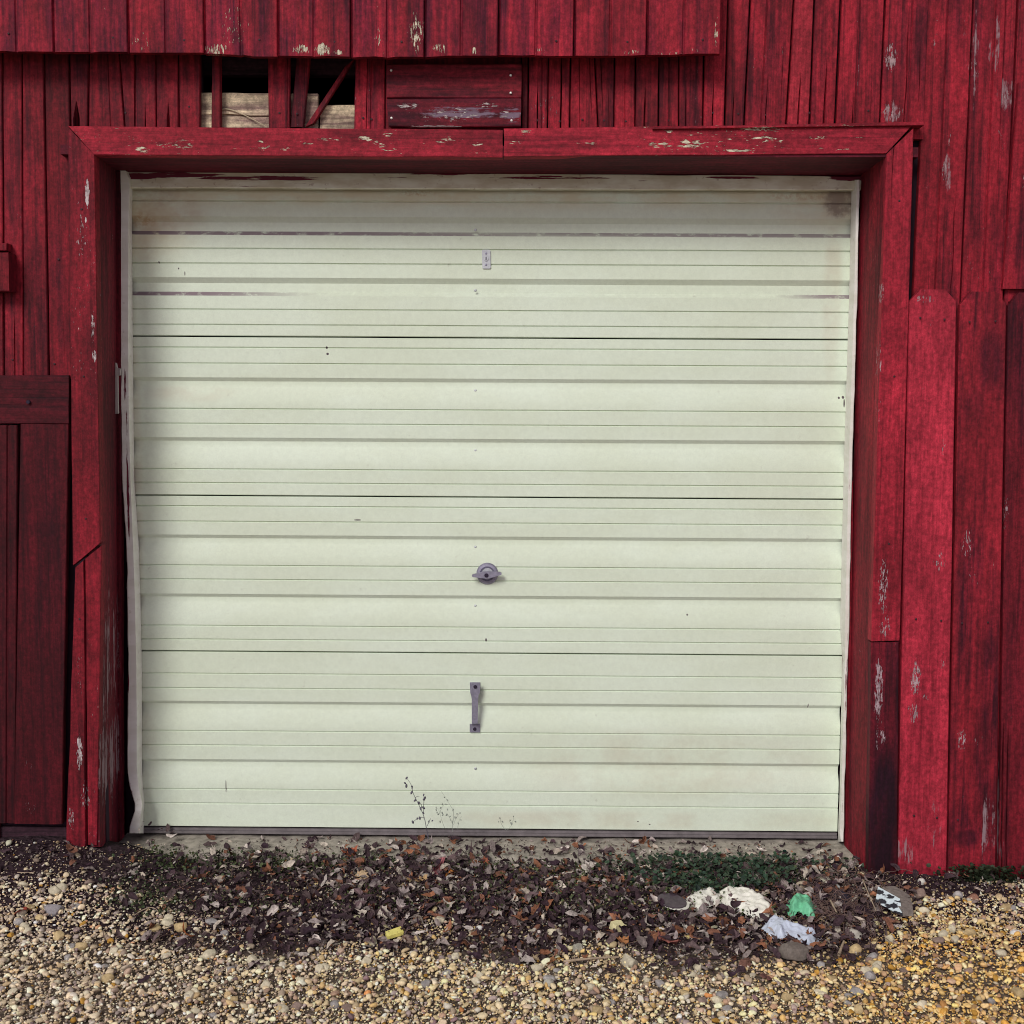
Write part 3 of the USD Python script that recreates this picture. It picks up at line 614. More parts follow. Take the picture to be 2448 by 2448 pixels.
# ------------------------------------------------------------------ the garage door
DY = .25
door = thing('garage_door', 'white ribbed metal overhead garage door with four sections, in the red barn wall', 'garage door', kind='thing')
XL, XR = -1.342, 1.124
zt = lambda v1932: float(P(1150, v1932 * K, DY)[1])
j = [zt(345), zt(638.0), zt(938.5), zt(1233), zt(1564)]
D_ = .0135
def profile(z1, z0, creases, bands, flip=False):
    """(z, y) from top to bottom: raised face, bands are steps in to a shallow channel; creases are V grooves."""
    ev = []
    for c in creases: ev += [(c + .0028, 0), (c + .0006, .0065), (c - .0036, 0)]
    for b in bands:
        if not flip: ev += [(b + .0070, 0), (b - .0055, D_), (b - .027, D_), (b - .062, 0)]
        else: ev += [(b - .008, 0), (b + .006, D_), (b + .036, D_), (b + .054, 0)]
    ev.sort(key=lambda e: -e[0])
    pts = [(z1, .030), (z1, .004), (z1 - .002, 0)] + ev + [(z0 + .002, 0), (z0, .004), (z0, .030)]
    return pts
def section(pts, nx=40, seed=1):
    xs = np.linspace(XL, XR, nx); pr = np.array(pts)
    V = np.zeros((len(xs), len(pr), 3))
    V[..., 0] = xs[:, None]; V[..., 2] = pr[None, :, 0]; V[..., 1] = DY + pr[None, :, 1]
    V[..., 1] += (meshkit.fbm(np.stack([V[..., 0] * 2.2, V[..., 2] * 3, V[..., 0] * 0 + seed], -1), 2) - .5) * .004
    r, c = V.shape[:2]; idx = np.arange(r * c).reshape(r, c)
    q = np.stack([idx[:-1, :-1], idx[:-1, 1:], idx[1:, 1:], idx[1:, :-1]], -1).reshape(-1, 4)
    return trimesh.Trimesh(V.reshape(-1, 3), np.vstack([q[:, [0, 1, 2]], q[:, [0, 2, 3]]]), process=False)
secs = [(j[0], j[1] + .0035, [381, 468 + 3, 496 + 3, 583 + 3, 612 + 3], [437 + 4, 552 + 4], True, 'stained top section of the door with dirt on its ribs'),
        (j[1] - .001, j[2] + .0028, [658, 688, 774, 802, 888, 914], [718.5, 832], False, None),
        (j[2] - .0015, j[3] + .0028, [958, 987, 1070, 1096.5, 1184, 1210], [1016, 1127.5], False, None),
        (j[3] - .0015, j[4], [1274.5, 1302, 1383, 1410, 1493, 1520], [1330, 1440], False, None)]
sp = []
for i, (a, b, cr, bd, fl_, lb) in enumerate(secs):
    m = section(profile(a, b, [zt(c) for c in cr], [zt(c) for c in bd], fl_), seed=i * 3.7)
    sp.append(obj('door_section', m, DOOR_TOP if i == 0 else DOOR_LOW, door, smooth=25, label=lb))
for v, k in ((434, 0), (548, 0), (737, 1), (850, 1), (1032, 2), (1143, 2), (1450, 3)):
    s_ = trimesh.creation.icosphere(1, .005); s_.apply_scale([1, .5, 1]); s_.apply_translation(P3(897 * K, v * K, DY + (.012 if v in (1032, 737, 850, 1143, 1450) else 0)))
    obj('rivet', s_, STEEL_L, sp[k], smooth=True)
obj('bottom_seal', trimesh.util.concatenate([box((XL, DY + .003, j[4] - .014), (XR, DY + .03, j[4] - .006)), box((XL, DY - .002, j[4] - .024), (XR, DY + .028, j[4] - .0145))]), SEAL, door)
obj('door_backing', box((XL - .06, DY + .032, -.05), (XR + .06, DY + .04, j[0] + .05)), DARK, door)  # added dark sheet that keeps the gaps around the door black
# turn handle
c = P3(1165, 1371, DY)
def lathe(prof, n=28):
    m = trimesh.creation.revolve(np.array(prof), sections=n)
    m.apply_transform(trimesh.transformations.rotation_matrix(math.pi / 2, [1, 0, 0]))
    return m
esc = lathe([(0.020, 0), (.038, 0), (.038, .003), (.034, .007), (.026, .008), (.023, .004), (.020, .003), (.020, 0)])
esc.apply_translation(c); th_ = obj('turn_handle', esc, STEEL, door, smooth=35, label='round grey turn handle with a lever')
cup = lathe([(0.0, .0005), (.021, .0005), (.021, .002), (0, .002)]); cup.apply_translation(c); obj('cup', cup, STEEL_L, th_, smooth=35)
hub = lathe([(0.0, 0), (.0125, 0), (.011, .024), (.0085, .030), (0, .030)], 18); hub.apply_translation(c + [-.001, 0, -.004]); obj('hub', hub, STEEL, th_, smooth=35)
pg = Polygon([(-.049, -.0055), (-.0515, -.002), (-.050, .002), (-.012, .0115), (.005, .0125), (.045, .011), (.0495, .008), (.049, .0035), (.012, -.008), (-.004, -.010)]).buffer(-.001).buffer(.002)
lev = trimesh.creation.extrude_polygon(pg, .011, engine='earcut'); v_ = lev.vertices.copy(); lev.vertices = np.stack([v_[:, 0], -v_[:, 2], v_[:, 1]], 1); lev.invert(); trimesh.repair.fix_normals(lev)
lev.apply_translation(c + [0, -.024, -.002]); obj('lever', lev, STEEL, th_, smooth=20)
cap = lathe([(0, 0), (.0075, 0), (.006, .003), (0, .0035)], 16); cap.apply_translation(c + [-.002, -.0355, -.002]); obj('lever_cap', cap, HOLE, th_, smooth=35)
# lock plate
lk = obj('lock_plate', plate([(1152, 597), (1172, 597), (1173, 642), (1153, 642)], DY - .004, .006, .004), STEEL_L, door, label='small pale lock plate with a keyhole')
for v in (606, 633):
    s_ = lathe([(0, 0), (.004, 0), (.003, .002), (0, .0025)], 12); s_.apply_translation(P3(1162, v, DY - .004)); obj('screw', s_, STEEL, lk, smooth=35)
s_ = lathe([(0, 0), (.0078, 0), (.0074, .003), (0, .0032)], 20); s_.apply_translation(P3(1162, 619, DY - .004)); ky = obj('key_cylinder', s_, STEEL_L, lk, smooth=35)
kh = P3(1162, 618, DY - .0075); obj('keyhole', box(kh - [.0015, .0006, .0055], kh + [.0015, .0006, .0055]), HOLE, lk)
# lift handle
y0 = DY - .002
lh = obj('lift_handle', plate([(1123.5, 1632), (1148, 1632), (1147.5, 1656), (1144, 1662), (1143, 1672), (1142, 1730), (1128, 1730), (1128, 1672), (1126, 1662), (1124, 1656)], y0 - .030, .004, .001), STEEL, door, smooth=20, label='grey strap lift handle near the foot of the door')
def bent(vs_ys, u0, u1):
    V, F = [], []
    for v, y in vs_ys: V += [P3(u0, v, y), P3(u1, v, y), P3(u0, v, y + .003), P3(u1, v, y + .003)]
    for i in range(len(vs_ys) - 1):
        a, b = i * 4, i * 4 + 4
        for q in ((a, a + 1, b + 1, b), (a + 3, a + 2, b + 2, b + 3), (a + 2, a, b, b + 2), (a + 1, a + 3, b + 3, b + 1)): F += [[q[0], q[2], q[1]], [q[0], q[3], q[2]]]
    m = trimesh.Trimesh(np.array(V), np.array(F), process=False); trimesh.repair.fix_normals(m); return m
obj('foot', plate([(1123, 1631), (1148, 1631), (1148, 1657), (1124, 1657)], y0 - .002, .004, .001), STEEL_L, lh)
obj('foot', plate([(1123, 1731), (1147.5, 1731), (1147.5, 1751), (1123, 1751)], y0 - .002, .004, .001), STEEL, lh)
obj('strap', bent([(1655, y0), (1661, y0 - .012), (1668, y0 - .029)], 1127, 1144), STEEL_L, lh)
obj('strap', bent([(1726, y0 - .029), (1732, y0 - .012), (1734, y0)], 1128, 1142), STEEL, lh)
for u, v in ((1136, 1642), (1135, 1743)):
    s_ = lathe([(0, 0), (.0065, 0), (.005, .003), (0, .0035)], 14); s_.apply_translation(P3(u, v, y0 - .033 if v < 1700 else y0 - .002)); obj('screw', s_, HOLE, lh, smooth=35)

# ------------------------------------------------------------------ ground
def G(x, y):
    x, y = np.asarray(x, float), np.asarray(y, float)
    hw = np.interp(x, [-3, -1.5, -1.33, -1.1, -.5, .9, 1.2, 1.5, 3], [.05, .046, .02, -.045, -.05, -.055, -.045, -.05, -.06])
    hf = np.interp(x, [-3, 0, 3], [-.02, -.045, -.05])
    t = sstep(-y / .6)
    n = (meshkit.fbm(np.stack([x * 3.1, y * 3.1, x * 0], -1), 3, seed=3) - .5) * .035
    mound = .022 * np.exp(-((y + .26) / .2) ** 2) * sstep((1.25 - np.abs(x + .02)) / .4)
    fade = 1 - sstep((np.abs(y + .5) - 2.5) / 2)
    return hw * (1 - t) + hf * t + (n + mound) * fade


def GP(u, v):
    q = ray(u, v); t = 3.5
    for _ in range(30):
        p = EYE + q * t; t += (p[2] - float(G(p[0], p[1]))) / -q[2] * .8
    return EYE + q * t


g = Nodes()
pos = g.add('geometry') + '.position'
v1 = g.add('voronoi_texture', {'scale': 62.0, 'feature': 'f1'}, vector=pos)
n1 = g.noise(pos, 3.2, 4, .6)
soil = g.mix((0.020, 0.010, 0.017), (0.055, 0.034, 0.038), g.noise(pos, 40, 5, .65))  # purple shade of the gaps is mixed into the soil colour
far = g.mix((0.20, 0.17, 0.12), (0.48, 0.44, 0.34), g.add('separate_xyz', {}, vector=f'{v1}.color') + '.x')
sx = g.add('separate_xyz', {}, vector=pos)
near = g.math('multiply', g.rng(f'{sx}.y', -1.75, -1.45), 1.0)
soil = g.mix((0.135, 0.105, 0.080), soil, g.rng(g.math('multiply_add', g.math('subtract', n1, .5), .5, f'{sx}.y'), -.72, -.5))
col = g.mix(far, soil, near)
bn = g.add('bump', {'strength': .8, 'distance': .01}, height=g.math('add', g.noise(pos, 60, 5, .65), f'{v1}.distance')) + '.normal'
pb = g.add('principled_bsdf', {'roughness': .92, 'specular_ior_level': .15}, base_color=col, normal=bn)
SOIL = g.build('ground_soil', f'{pb}.BSDF')
xs = np.concatenate([[-400, -150, -60, -25, -10, -5, -3.5], np.arange(-2.8, 2.81, .035), [3.5, 5, 10, 25, 60, 150, 400]])
ys = np.concatenate([[-400, -150, -60, -25, -10, -6, -4.2, -3], np.arange(-2.4, .36, .035), [.5, 1, 3.2, 8, 25, 60, 150, 400]])
X, Y = np.meshgrid(xs, ys); Z = G(X, Y); Z = np.where((Y > .07) & (np.abs(X + .1) < 1.35), np.minimum(Z, -.075), Z)
idx = np.arange(X.size).reshape(X.shape)
q = np.stack([idx[:-1, :-1], idx[:-1, 1:], idx[1:, 1:], idx[1:, :-1]], -1).reshape(-1, 4)
obj('ground', (np.stack([X, Y, Z], -1).reshape(-1, 3), np.vstack([q[:, [0, 1, 2]], q[:, [0, 2, 3]]])), SOIL, smooth=True, kind='structure', label='dark soil of the yard under the gravel')

# concrete sill under the door
nx, V, F = 120, [], []
for i in range(nx + 1):
    x = -1.40 + 2.66 * i / nx
    nn = float(meshkit.fbm(np.array([x * 9, .3, 0]), 4) - .5)
    yf_ = .095 + nn * .09 - .02 * (x > .3)
    zt_ = -.030 + .012 * float(meshkit.fbm(np.array([x * 14, 5, 0]), 3) - .5)
    V += [(x, .45, zt_), (x, .30, zt_), (x, yf_ + .06, zt_ - .002 + .01 * nn), (x, yf_ + .012, zt_ - .006 + .012 * nn), (x, yf_, zt_ - .02), (x, yf_ - .01, -.16)]
for i in range(nx):
    for k in range(5):
        a = i * 6 + k; F += [[a, a + 1, a + 7], [a, a + 7, a + 6]]
m = trimesh.Trimesh(np.array(V), np.array(F), process=False)
obj('concrete_slab', m, CONC, smooth=30, kind='structure', label='worn concrete sill under the white door')

# ------------------------------------------------------------------ gravel
PEB = tinted('pebble_stone', rough=.75, mott=.22, scale=170, bump=.25)
pal = np.array([(0.52, 0.44, 0.27), (0.62, 0.55, 0.38), (0.45, 0.37, 0.24), (0.36, 0.30, 0.23), (0.24, 0.20, 0.20), (0.40, 0.39, 0.35), (0.50, 0.36, 0.16), (0.28, 0.19, 0.14), (0.66, 0.60, 0.47), (0.33, 0.25, 0.20), (0.17, 0.115, 0.13), (0.42, 0.19, 0.07)])
pw = np.array([.17, .15, .13, .10, .09, .06, .09, .06, .05, .06, .035, .005]); pw /= pw.sum()
def rough_stone(sub, seed, amt=.28):
    if sub == 'o':
        o = np.vstack([np.eye(3), -np.eye(3)])
        m = trimesh.Trimesh(o, [[0, 1, 2], [1, 3, 2], [3, 4, 2], [4, 0, 2], [1, 0, 5], [3, 1, 5], [4, 3, 5], [0, 4, 5]], process=False).subdivide()
        m.vertices = m.vertices / np.linalg.norm(m.vertices, axis=1, keepdims=True)
    else: m = trimesh.creation.icosphere(sub)
    v = m.vertices
    d = 1 + (meshkit.fbm(v * 1.3 + seed * 7.7, 2) - .5) * 2 * amt
    v = v * d[:, None]
    rr = np.random.default_rng(seed)
    for _ in range(7):                              # a few flattened facets
        n = rr.normal(size=3); n /= np.linalg.norm(n); h = rr.uniform(.50, .80)
        e = v @ n - h; v = v - np.where(e > 0, e, 0)[:, None] * n * .85
    return v, m.faces
def rots(n, tilt):
    a = RNG.uniform(0, 2 * np.pi, n); b = RNG.normal(0, tilt, n); c = RNG.normal(0, tilt, n)
    def R(ax, t):
        M = np.zeros((n, 3, 3)); k = [(1, 2), (2, 0), (0, 1)][ax]
        M[:, ax, ax] = 1; M[:, k[0], k[0]] = np.cos(t); M[:, k[1], k[1]] = np.cos(t); M[:, k[0], k[1]] = -np.sin(t); M[:, k[1], k[0]] = np.sin(t); return M
    return R(0, b) @ R(1, c) @ R(2, a)
def litter_amount(x, y):
    """1 inside the belt of leaves and soil before the door, 0 on open gravel."""
    n = (meshkit.fbm(np.stack([x * 4.2, y * 6.5, x * 0 + 2], -1), 5, seed=11) - .5)
    lo = np.interp(x, [-1.75, -1.35, -1.0, -.6, 0, .6, .95, 1.15, 1.4], [-.17, -.33, -.47, -.58, -.62, -.66, -.62, -.42, -.12])
    return sstep((y - lo) / .20 + .5 + n * 2.6)
def scatter_pebbles(N, rmin, rmax, sub, thin):
    y = RNG.uniform(-1.42, .06, N); x = RNG.uniform(-1, 1, N) * (.30 + (y + 4.0) * .452)
    L = litter_amount(x, y)
    keep = RNG.uniform(0, 1, N) > L * thin
    keep &= ~((y > -.03) & ((x < -1.33) | (x > 1.14)))
    x, y = x[keep], y[keep]; n = len(x)
    r = rmin + (rmax - rmin) * RNG.uniform(0, 1, n) ** 2.4
    ci = RNG.choice(len(pal), n, p=pw); col = pal[ci] * RNG.uniform(.95, 1.95, (n, 1)); cool = .42 * sstep((-.2 - x) / .9)[:, None]; col = col * (1 - cool) + (col.mean(1, keepdims=True) * np.array([1.08, .98, .88])) * cool; col = np.minimum(col * np.array([1.06, 1.0, .92]), .86)
    yel = sstep((x - .45) / .7) * sstep((-.18 - y) / .5) * RNG.uniform(.2, 1, n)  # pebbles get yellower towards the right and front
    col = col * (1 - yel[:, None]) + col * np.array([1.12, .86, .38]) * yel[:, None]
    orange_ones = (RNG.uniform(0, 1, n) < .02 + .10 * yel)  # random orange pebbles, more of them where it is yellower
    col[orange_ones] = np.array([.50, .27, .05]) * RNG.uniform(.6, 1.1, (orange_ones.sum(), 1))
    left = sstep((-.5 - x) / .8); col *= (1 + .04 * left[:, None])
    dull = litter_amount(x, y)[:, None] * .35; col = col * (1 - dull)
    sc = r[:, None] * np.stack([RNG.uniform(.85, 1.35, n), RNG.uniform(.75, 1.05, n), RNG.uniform(.5, .85, n)], 1)
    R = rots(n, .35)
    z = G(x, y) + r * .35 + RNG.uniform(0, .010, n) * (1 - litter_amount(x, y) * .6)
    var = RNG.integers(0, 10, n); Vs, Fs, Cs, at = [], [], [], 0
    for k in range(10):
        s = np.where(var == k)[0]
        if not len(s): continue
        bv, bf = rough_stone(sub, k + 1)
        P_ = np.einsum('nij,nvj->nvi', R[s], bv[None] * sc[s][:, None]) + np.stack([x[s], y[s], z[s]], 1)[:, None]
        nv = len(bv)
        Vs.append(P_.reshape(-1, 3)); Fs.append((bf[None] + (np.arange(len(s)) * nv)[:, None, None]).reshape(-1, 3) + at)
        Cs.append(np.repeat(col[s], nv, 0)); at += len(s) * nv
    return np.vstack(Vs), np.vstack(Fs), np.vstack(Cs)
a = scatter_pebbles(11500, .0058, .0122, 1, .90)
b = scatter_pebbles(37000, .0032, .0062, 'o', .80)
c_ = scatter_pebbles(46000, .0015, .0034, 0, .55)
V = np.vstack([a[0], b[0], c_[0]]); F = np.vstack([a[1], b[1] + len(a[0]), c_[1] + len(a[0]) + len(b[0])]); C = np.vstack([a[2], b[2], c_[2]])
obj('gravel', (V, F), PEB, smooth=True, kind='stuff', tint=C, label='mixed tan and grey gravel of the yard')

# ------------------------------------------------------------------ leaves
LEAF = tinted('dead_leaf', rough=.8, mott=.35, scale=90, bump=.5, spec=.2)
def leaf(size, kind, curl, seed):
    """Outline of a lobed or oval dead leaf, curled; a small mesh with a stalk end."""
    rr = np.random.default_rng(seed)
    if kind == 0:
        ang = np.linspace(0, 2 * np.pi, 21)[:-1]
        rad = np.array([1, .72, .82, .56, .9, .62, .74, .5, .6, .42, .36, .42, .6, .5, .74, .62, .9, .56, .82, .72])
    else:
        ang = np.linspace(0, 2 * np.pi, 13)[:-1]; rad = .5 / np.sqrt((np.cos(ang) * .5) ** 2 + (np.sin(ang) * 1.1) ** 2 + .0)
    rad = rad * rr.uniform(.85, 1.15, len(rad))
    o = np.stack([rad * np.cos(ang), rad * np.sin(ang)], 1)
    V2 = np.vstack([[[0, 0]], o * .55, o]); n = len(o); F = []
    for k in range(n):
        a, b = 1 + k, 1 + (k + 1) % n; F += [[0, a, b], [a, a + n, b + n], [a, b + n, b]]
    x, y = V2[:, 0], V2[:, 1]
    z = curl * (1.1 * y ** 2 * np.sign(rr.uniform(-.3, 1)) + .6 * rr.uniform(-1, 1) * x ** 2 + .5 * rr.uniform(-1, 1) * x * y) + .12 * np.sin(7 * x + rr.uniform(0, 6)) * np.abs(y) + rr.normal(0, .05, len(x))
    return np.stack([x, y, z], 1) * size, np.array(F)
LP = np.array([(0.048, 0.028, 0.034), (0.105, 0.072, 0.072), (0.25, 0.205, 0.19), (0.50, 0.44, 0.40), (0.19, 0.085, 0.055), (0.26, 0.11, 0.06), (0.06, 0.035, 0.042), (0.48, 0.41, 0.34), (0.04, 0.022, 0.032)])
LW = np.array([.26, .20, .11, .09, .07, .04, .12, .04, .09]); LW /= LW.sum()
lv = [leaf(1.0, k % 3 != 0 and 0 or 1, .5 + .25 * (k % 4), 100 + k) for k in range(16)]
def H(x, y):
    x, y = np.asarray(x, float), np.asarray(y, float)
    return np.where((y > .09) & (np.abs(x + .1) < 1.22), np.maximum(G(x, y), -.032), G(x, y))
def leaf_cloud(N, smin, smax, lift, dens):
    y = RNG.uniform(-1.1, .235, N * 4); x = RNG.uniform(-1.7, 1.6, N * 4)
    w = litter_amount(x, y) * np.interp(x, [-1.75, -1.3, -.9, -.45, .9, 1.2, 1.7], [.18, .25, .5, 1, 1, .4, .22]) * np.interp(y, [-.75, -.5, .05, .11, .16, .235], [.7, 1, 1, .45, .16, .28]) + dens
    k = np.where(RNG.uniform(0, 1, len(x)) < w)[0][:N]
    k = k[~((y[k] > -.04) & ((x[k] < -1.33) | (x[k] > 1.14)))]
    rub = np.array([GP(u, v)[:2] for u, v in ((1606, 2170), (1665, 2160), (1700, 2165), (1745, 2155), (1785, 2165), (1825, 2188), (1850, 2230), (1890, 2238), (1930, 2248), (1915, 2185), (1940, 2185), (1900, 2290))])
    k = k[np.hypot(x[k][:, None] - rub[:, 0], (y[k][:, None] - rub[:, 1]) * .8).min(1) > .034]
    x, y = x[k], y[k]; n = len(x); s = smin + (smax - smin) * RNG.uniform(0, 1, n) ** 1.8
    R = rots(n, .55); z = H(x, y) + s * .15 + RNG.uniform(0, lift, n) * np.where(y > .1, .35, 1)
    col = LP[RNG.choice(len(LP), n, p=LW)] * RNG.uniform(.7, 1.25, (n, 1)); var = RNG.integers(0, len(lv), n)
    Vs, Fs, Cs, at = [], [], [], 0
    for j_, (bv, bf) in enumerate(lv):
        q_ = np.where(var == j_)[0]
        if not len(q_): continue
        W = np.einsum('nij,nvj->nvi', R[q_], bv[None] * s[q_][:, None, None]) + np.stack([x[q_], y[q_], z[q_]], 1)[:, None]
        Vs.append(W.reshape(-1, 3)); Fs.append((bf[None] + (np.arange(len(q_)) * len(bv))[:, None, None]).reshape(-1, 3) + at); at += len(q_) * len(bv)
        Cs.append((np.repeat(col[q_], len(bv), 0).reshape(len(q_), len(bv), 3) * RNG.uniform(.8, 1.2, (len(q_), len(bv), 1))).reshape(-1, 3))
    return np.vstack(Vs), np.vstack(Fs), np.vstack(Cs)
a = leaf_cloud(5600, .006, .026, .028, .004)
b = leaf_cloud(11000, .003, .008, .012, .02)
V = np.vstack([a[0], b[0]]); F = np.vstack([a[1], b[1] + len(a[0])]); C = np.vstack([a[2], b[2]])
obj('leaf_litter', (V, F), LEAF, kind='stuff', tint=C, label='matted brown dead leaves and crumbs before the door')

def one_leaf(u, v, size, col, label, group=None, kind=0, tilt=.4, curl=.5, lift=.018, seed=0, yaw=None):
    p = GP(u, v); bv, bf = leaf(size, kind, curl, 500 + seed)
    rr = np.random.default_rng(900 + seed); T = trimesh.transformations.euler_matrix(rr.normal(0, tilt) + .25, rr.normal(0, tilt), rr.uniform(0, 6.28) if yaw is None else yaw)
    bv = bv @ T[:3, :3].T + p + [0, 0, lift]
    c = np.asarray(col)[None] * rr.uniform(.82, 1.15, (len(bv), 1))
    obj('fallen_leaf', (bv, bf), LEAF, label=label, category='leaf', group=group, tint=c)
sd = 1
for u, v, s, col, lb in ((838, 2052, .036, (.34, .10, .055), 'bright orange dead leaf at the edge of the concrete, left of the tall weed'),
                         (1040, 2085, .055, (.30, .10, .11), 'large pinkish red lobed leaf below the tall weed'),
                         (1078, 2098, .024, (.44, .17, .04), 'small orange leaf touching the pinkish red leaf'),
                         (1160, 2073, .026, (.30, .10, .06), 'rust red curled leaf below the lift handle'),
                         (1120, 2010, .032, (.40, .16, .08), 'rust leaf resting on the concrete beside the weeds'),
                         (1165, 1990, .026, (.34, .15, .09), 'folded orange brown leaf against the bottom of the door'),
                         (1120, 2098, .030, (.62, .60, .54), 'pale grey curled leaf with an upturned edge below the rust red leaf'),
                         (860, 2104, .034, (.50, .36, .22), 'tan crumpled leaf below the bright orange leaf'),
                         (1010, 2118, .030, (.50, .33, .17), 'ochre brown leaf below the pinkish red leaf'),
                         (1406, 2088, .036, (.52, .47, .42), 'pale leaf standing on edge in the middle of the litter'),
                         (1750, 2056, .030, (.52, .36, .30), 'pinkish tan leaf standing upright among the green ground cover'),
                         (1550, 2036, .034, (.30, .12, .06), 'curled rust leaf on the edge of the concrete above the ground cover'),
                         (1585, 2060, .02, (.45, .18, .08), 'small orange leaf near the edge of the ground cover'),
                         (1740, 2004, .026, (.52, .22, .08), 'orange leaf under the bottom of the door near its right end'),
                         (1545, 1995, .05, (.34, .2, .15), 'long brown leaf lying flat under the door edge'),
                         (580, 2082, .036, (.60, .52, .42), 'pale crumpled leaf in the moss near the left casing'),
                         (445, 2245, .030, (.42, .14, .05), 'orange lobed leaf on the gravel edge at left'),
                         (52, 2188, .036, (.30, .06, .04), 'dark red leaf on the gravel at the left edge'),
                         (335, 2310, .02, (.45, .18, .05), 'orange brown leaf on the open gravel at left'),
                         (1320, 2315, .03, (.28, .13, .06), 'brown leaf beside the straight twig on the gravel'),
                         (1590, 2260, .05, (.30, .11, .09), 'large flat reddish brown leaf below the white scrap'),
                         (1490, 2265, .03, (.38, .17, .07), 'rust leaf below the yellow cube'),
                         (1785, 2315, .026, (.16, .08, .06), 'dark brown leaf on the gravel left of the round cobble'),
                         (1835, 2350, .022, (.13, .06, .05), 'dark brown leaf on the gravel below the round cobble')):
    one_leaf(u, v, s, col, lb, seed=sd, kind=0 if s > .025 else 1); sd += 1
def zone(u, v):
    a = ['before the dark planks', 'before the slant-ended casing', 'by the latch corner', 'left of the dark weed', 'below the lift handle', 'left of the plastic sheet',
         'before the plastic sheet and rag', 'before the flaking casing', 'before the bright picket', 'before the stained pickets'][int(np.searchsorted([150, 300, 620, 930, 1240, 1560, 1960, 2140, 2270], u))]
    b = ['near the wall', 'amid the litter', 'at the litter edge', 'on open gravel', 'far out'][int(np.searchsorted([2090, 2170, 2255, 2345], v))]
    return b, a
rl = np.random.default_rng(21); cnt = 0
tone = [((.30, .25, .24), 'greyish'), ((.13, .085, .09), 'dark brown'), ((.26, .115, .065), 'rusty'), ((.50, .44, .37), 'pale tan')]
while cnt < 170:
    u, v = rl.uniform(420, 2050), rl.uniform(2025, 2280)
    p = GP(u, v)
    if rl.uniform() > float(litter_amount(p[0], p[1])) * (1 if u > 750 else .4): continue
    if 1560 < u < 1930 and v < 2140: continue
    c, nm = tone[rl.choice(4, p=[.34, .24, .22, .20])]; kd = int(rl.uniform() < .35); b_, a_ = zone(u, v)
    one_leaf(u, v, rl.uniform(.014, .030), np.array(c) * rl.uniform(.8, 1.2), f"{nm} {('lobed', 'oval')[kd]} dead leaf {b_}, {a_}", f"{nm} {('lobed', 'oval')[kd]} leaves {b_} {a_}", kind=kd, tilt=.5, curl=rl.uniform(.5, 1.3), lift=rl.uniform(.014, .034), seed=sd); sd += 1; cnt += 1

# ------------------------------------------------------------------ green ground cover and moss
GREEN = tinted('green_leaf', rough=.6, mott=.3, scale=120, bump=.3)
def blob_leaves(cs, col, name, label, up_tilt=.5):
    n = len(cs); s = cs[:, 3]; R = rots(n, up_tilt)
    ang = np.linspace(0, 2 * np.pi, 8)[:-1]; rim = np.stack([np.cos(ang), np.sin(ang) * .9, .18 + 0 * ang], 1)
    bv = np.vstack([[[0, 0, 0]], rim]); bf = np.array([[0, 1 + k, 1 + (k + 1) % 7] for k in range(7)])
    W = np.einsum('nij,nvj->nvi', R, bv[None] * s[:, None, None]) + cs[:, None, :3]
    F = (bf[None] + (np.arange(n) * 8)[:, None, None]).reshape(-1, 3)
    C = np.repeat(col, 8, 0)
    stems = []
    obj(name, (W.reshape(-1, 3), F), GREEN, kind='stuff', tint=C, label=label)
cs = []
while len(cs) < 2300:
    u, v = RNG.normal(1730, 130), RNG.uniform(2035, 2150)
    if not 1400 < u < 2110: continue
    top = 2060 if u > 1640 else 2050 + (1640 - u) * .12
    if v < top - 12 or v > 2150 - abs(u - 1720) * .12: continue
    p = GP(u, v)
    if p[1] > .09: continue
    cs.append([*(p + [0, 0, RNG.uniform(.004, .045 if u < 1900 else .02)]), RNG.uniform(.0028, .0105)])
cs = np.array(cs); col = np.array([(0.022, 0.044, 0.024)]) * RNG.uniform(.4, 1.9, (len(cs), 1)) + RNG.uniform(0, .012, (len(cs), 3))
blob_leaves(cs, col, 'ground_cover', 'low dark green round leaved weeds along the concrete edge')
cs = []
while len(cs) < 3600:
    x, y = RNG.uniform(-1.25, .95), RNG.uniform(-.42, .09)
    w = meshkit.fbm(np.array([x * 4.2, y * 6, 4.0]), 3, seed=5)
    if w < .50 - .16 * math.exp(-((x + .75) / .35) ** 2) - .08 * math.exp(-((y - .03) / .07) ** 2): continue
    cs.append([x, y, float(G(x, y)) + RNG.uniform(.004, .03), RNG.uniform(.002, .0058)])
cs = np.array(cs); col = np.array([(0.062, 0.078, 0.03)]) * RNG.uniform(.5, 1.5, (len(cs), 1))
blob_leaves(cs, col, 'moss', 'thin moss and sprouts between the leaves before the door', .9)
cs = []
while len(cs) < 500:
    u, v = RNG.normal(2325, 45), RNG.uniform(2055, 2100); p = GP(u, v)
    if p[1] > -.03: p[1] = -.035 - RNG.uniform(0, .05); p[2] = float(G(p[0], p[1]))
    cs.append([*(p + [0, 0, RNG.uniform(.0, .05)]), RNG.uniform(.004, .009)])
cs = np.array(cs); col = np.array([(0.02, 0.03, 0.014)]) * RNG.uniform(.5, 1.5, (len(cs), 1))
blob_leaves(cs, col, 'ground_cover', 'dark weed clump at the foot of the second picket')

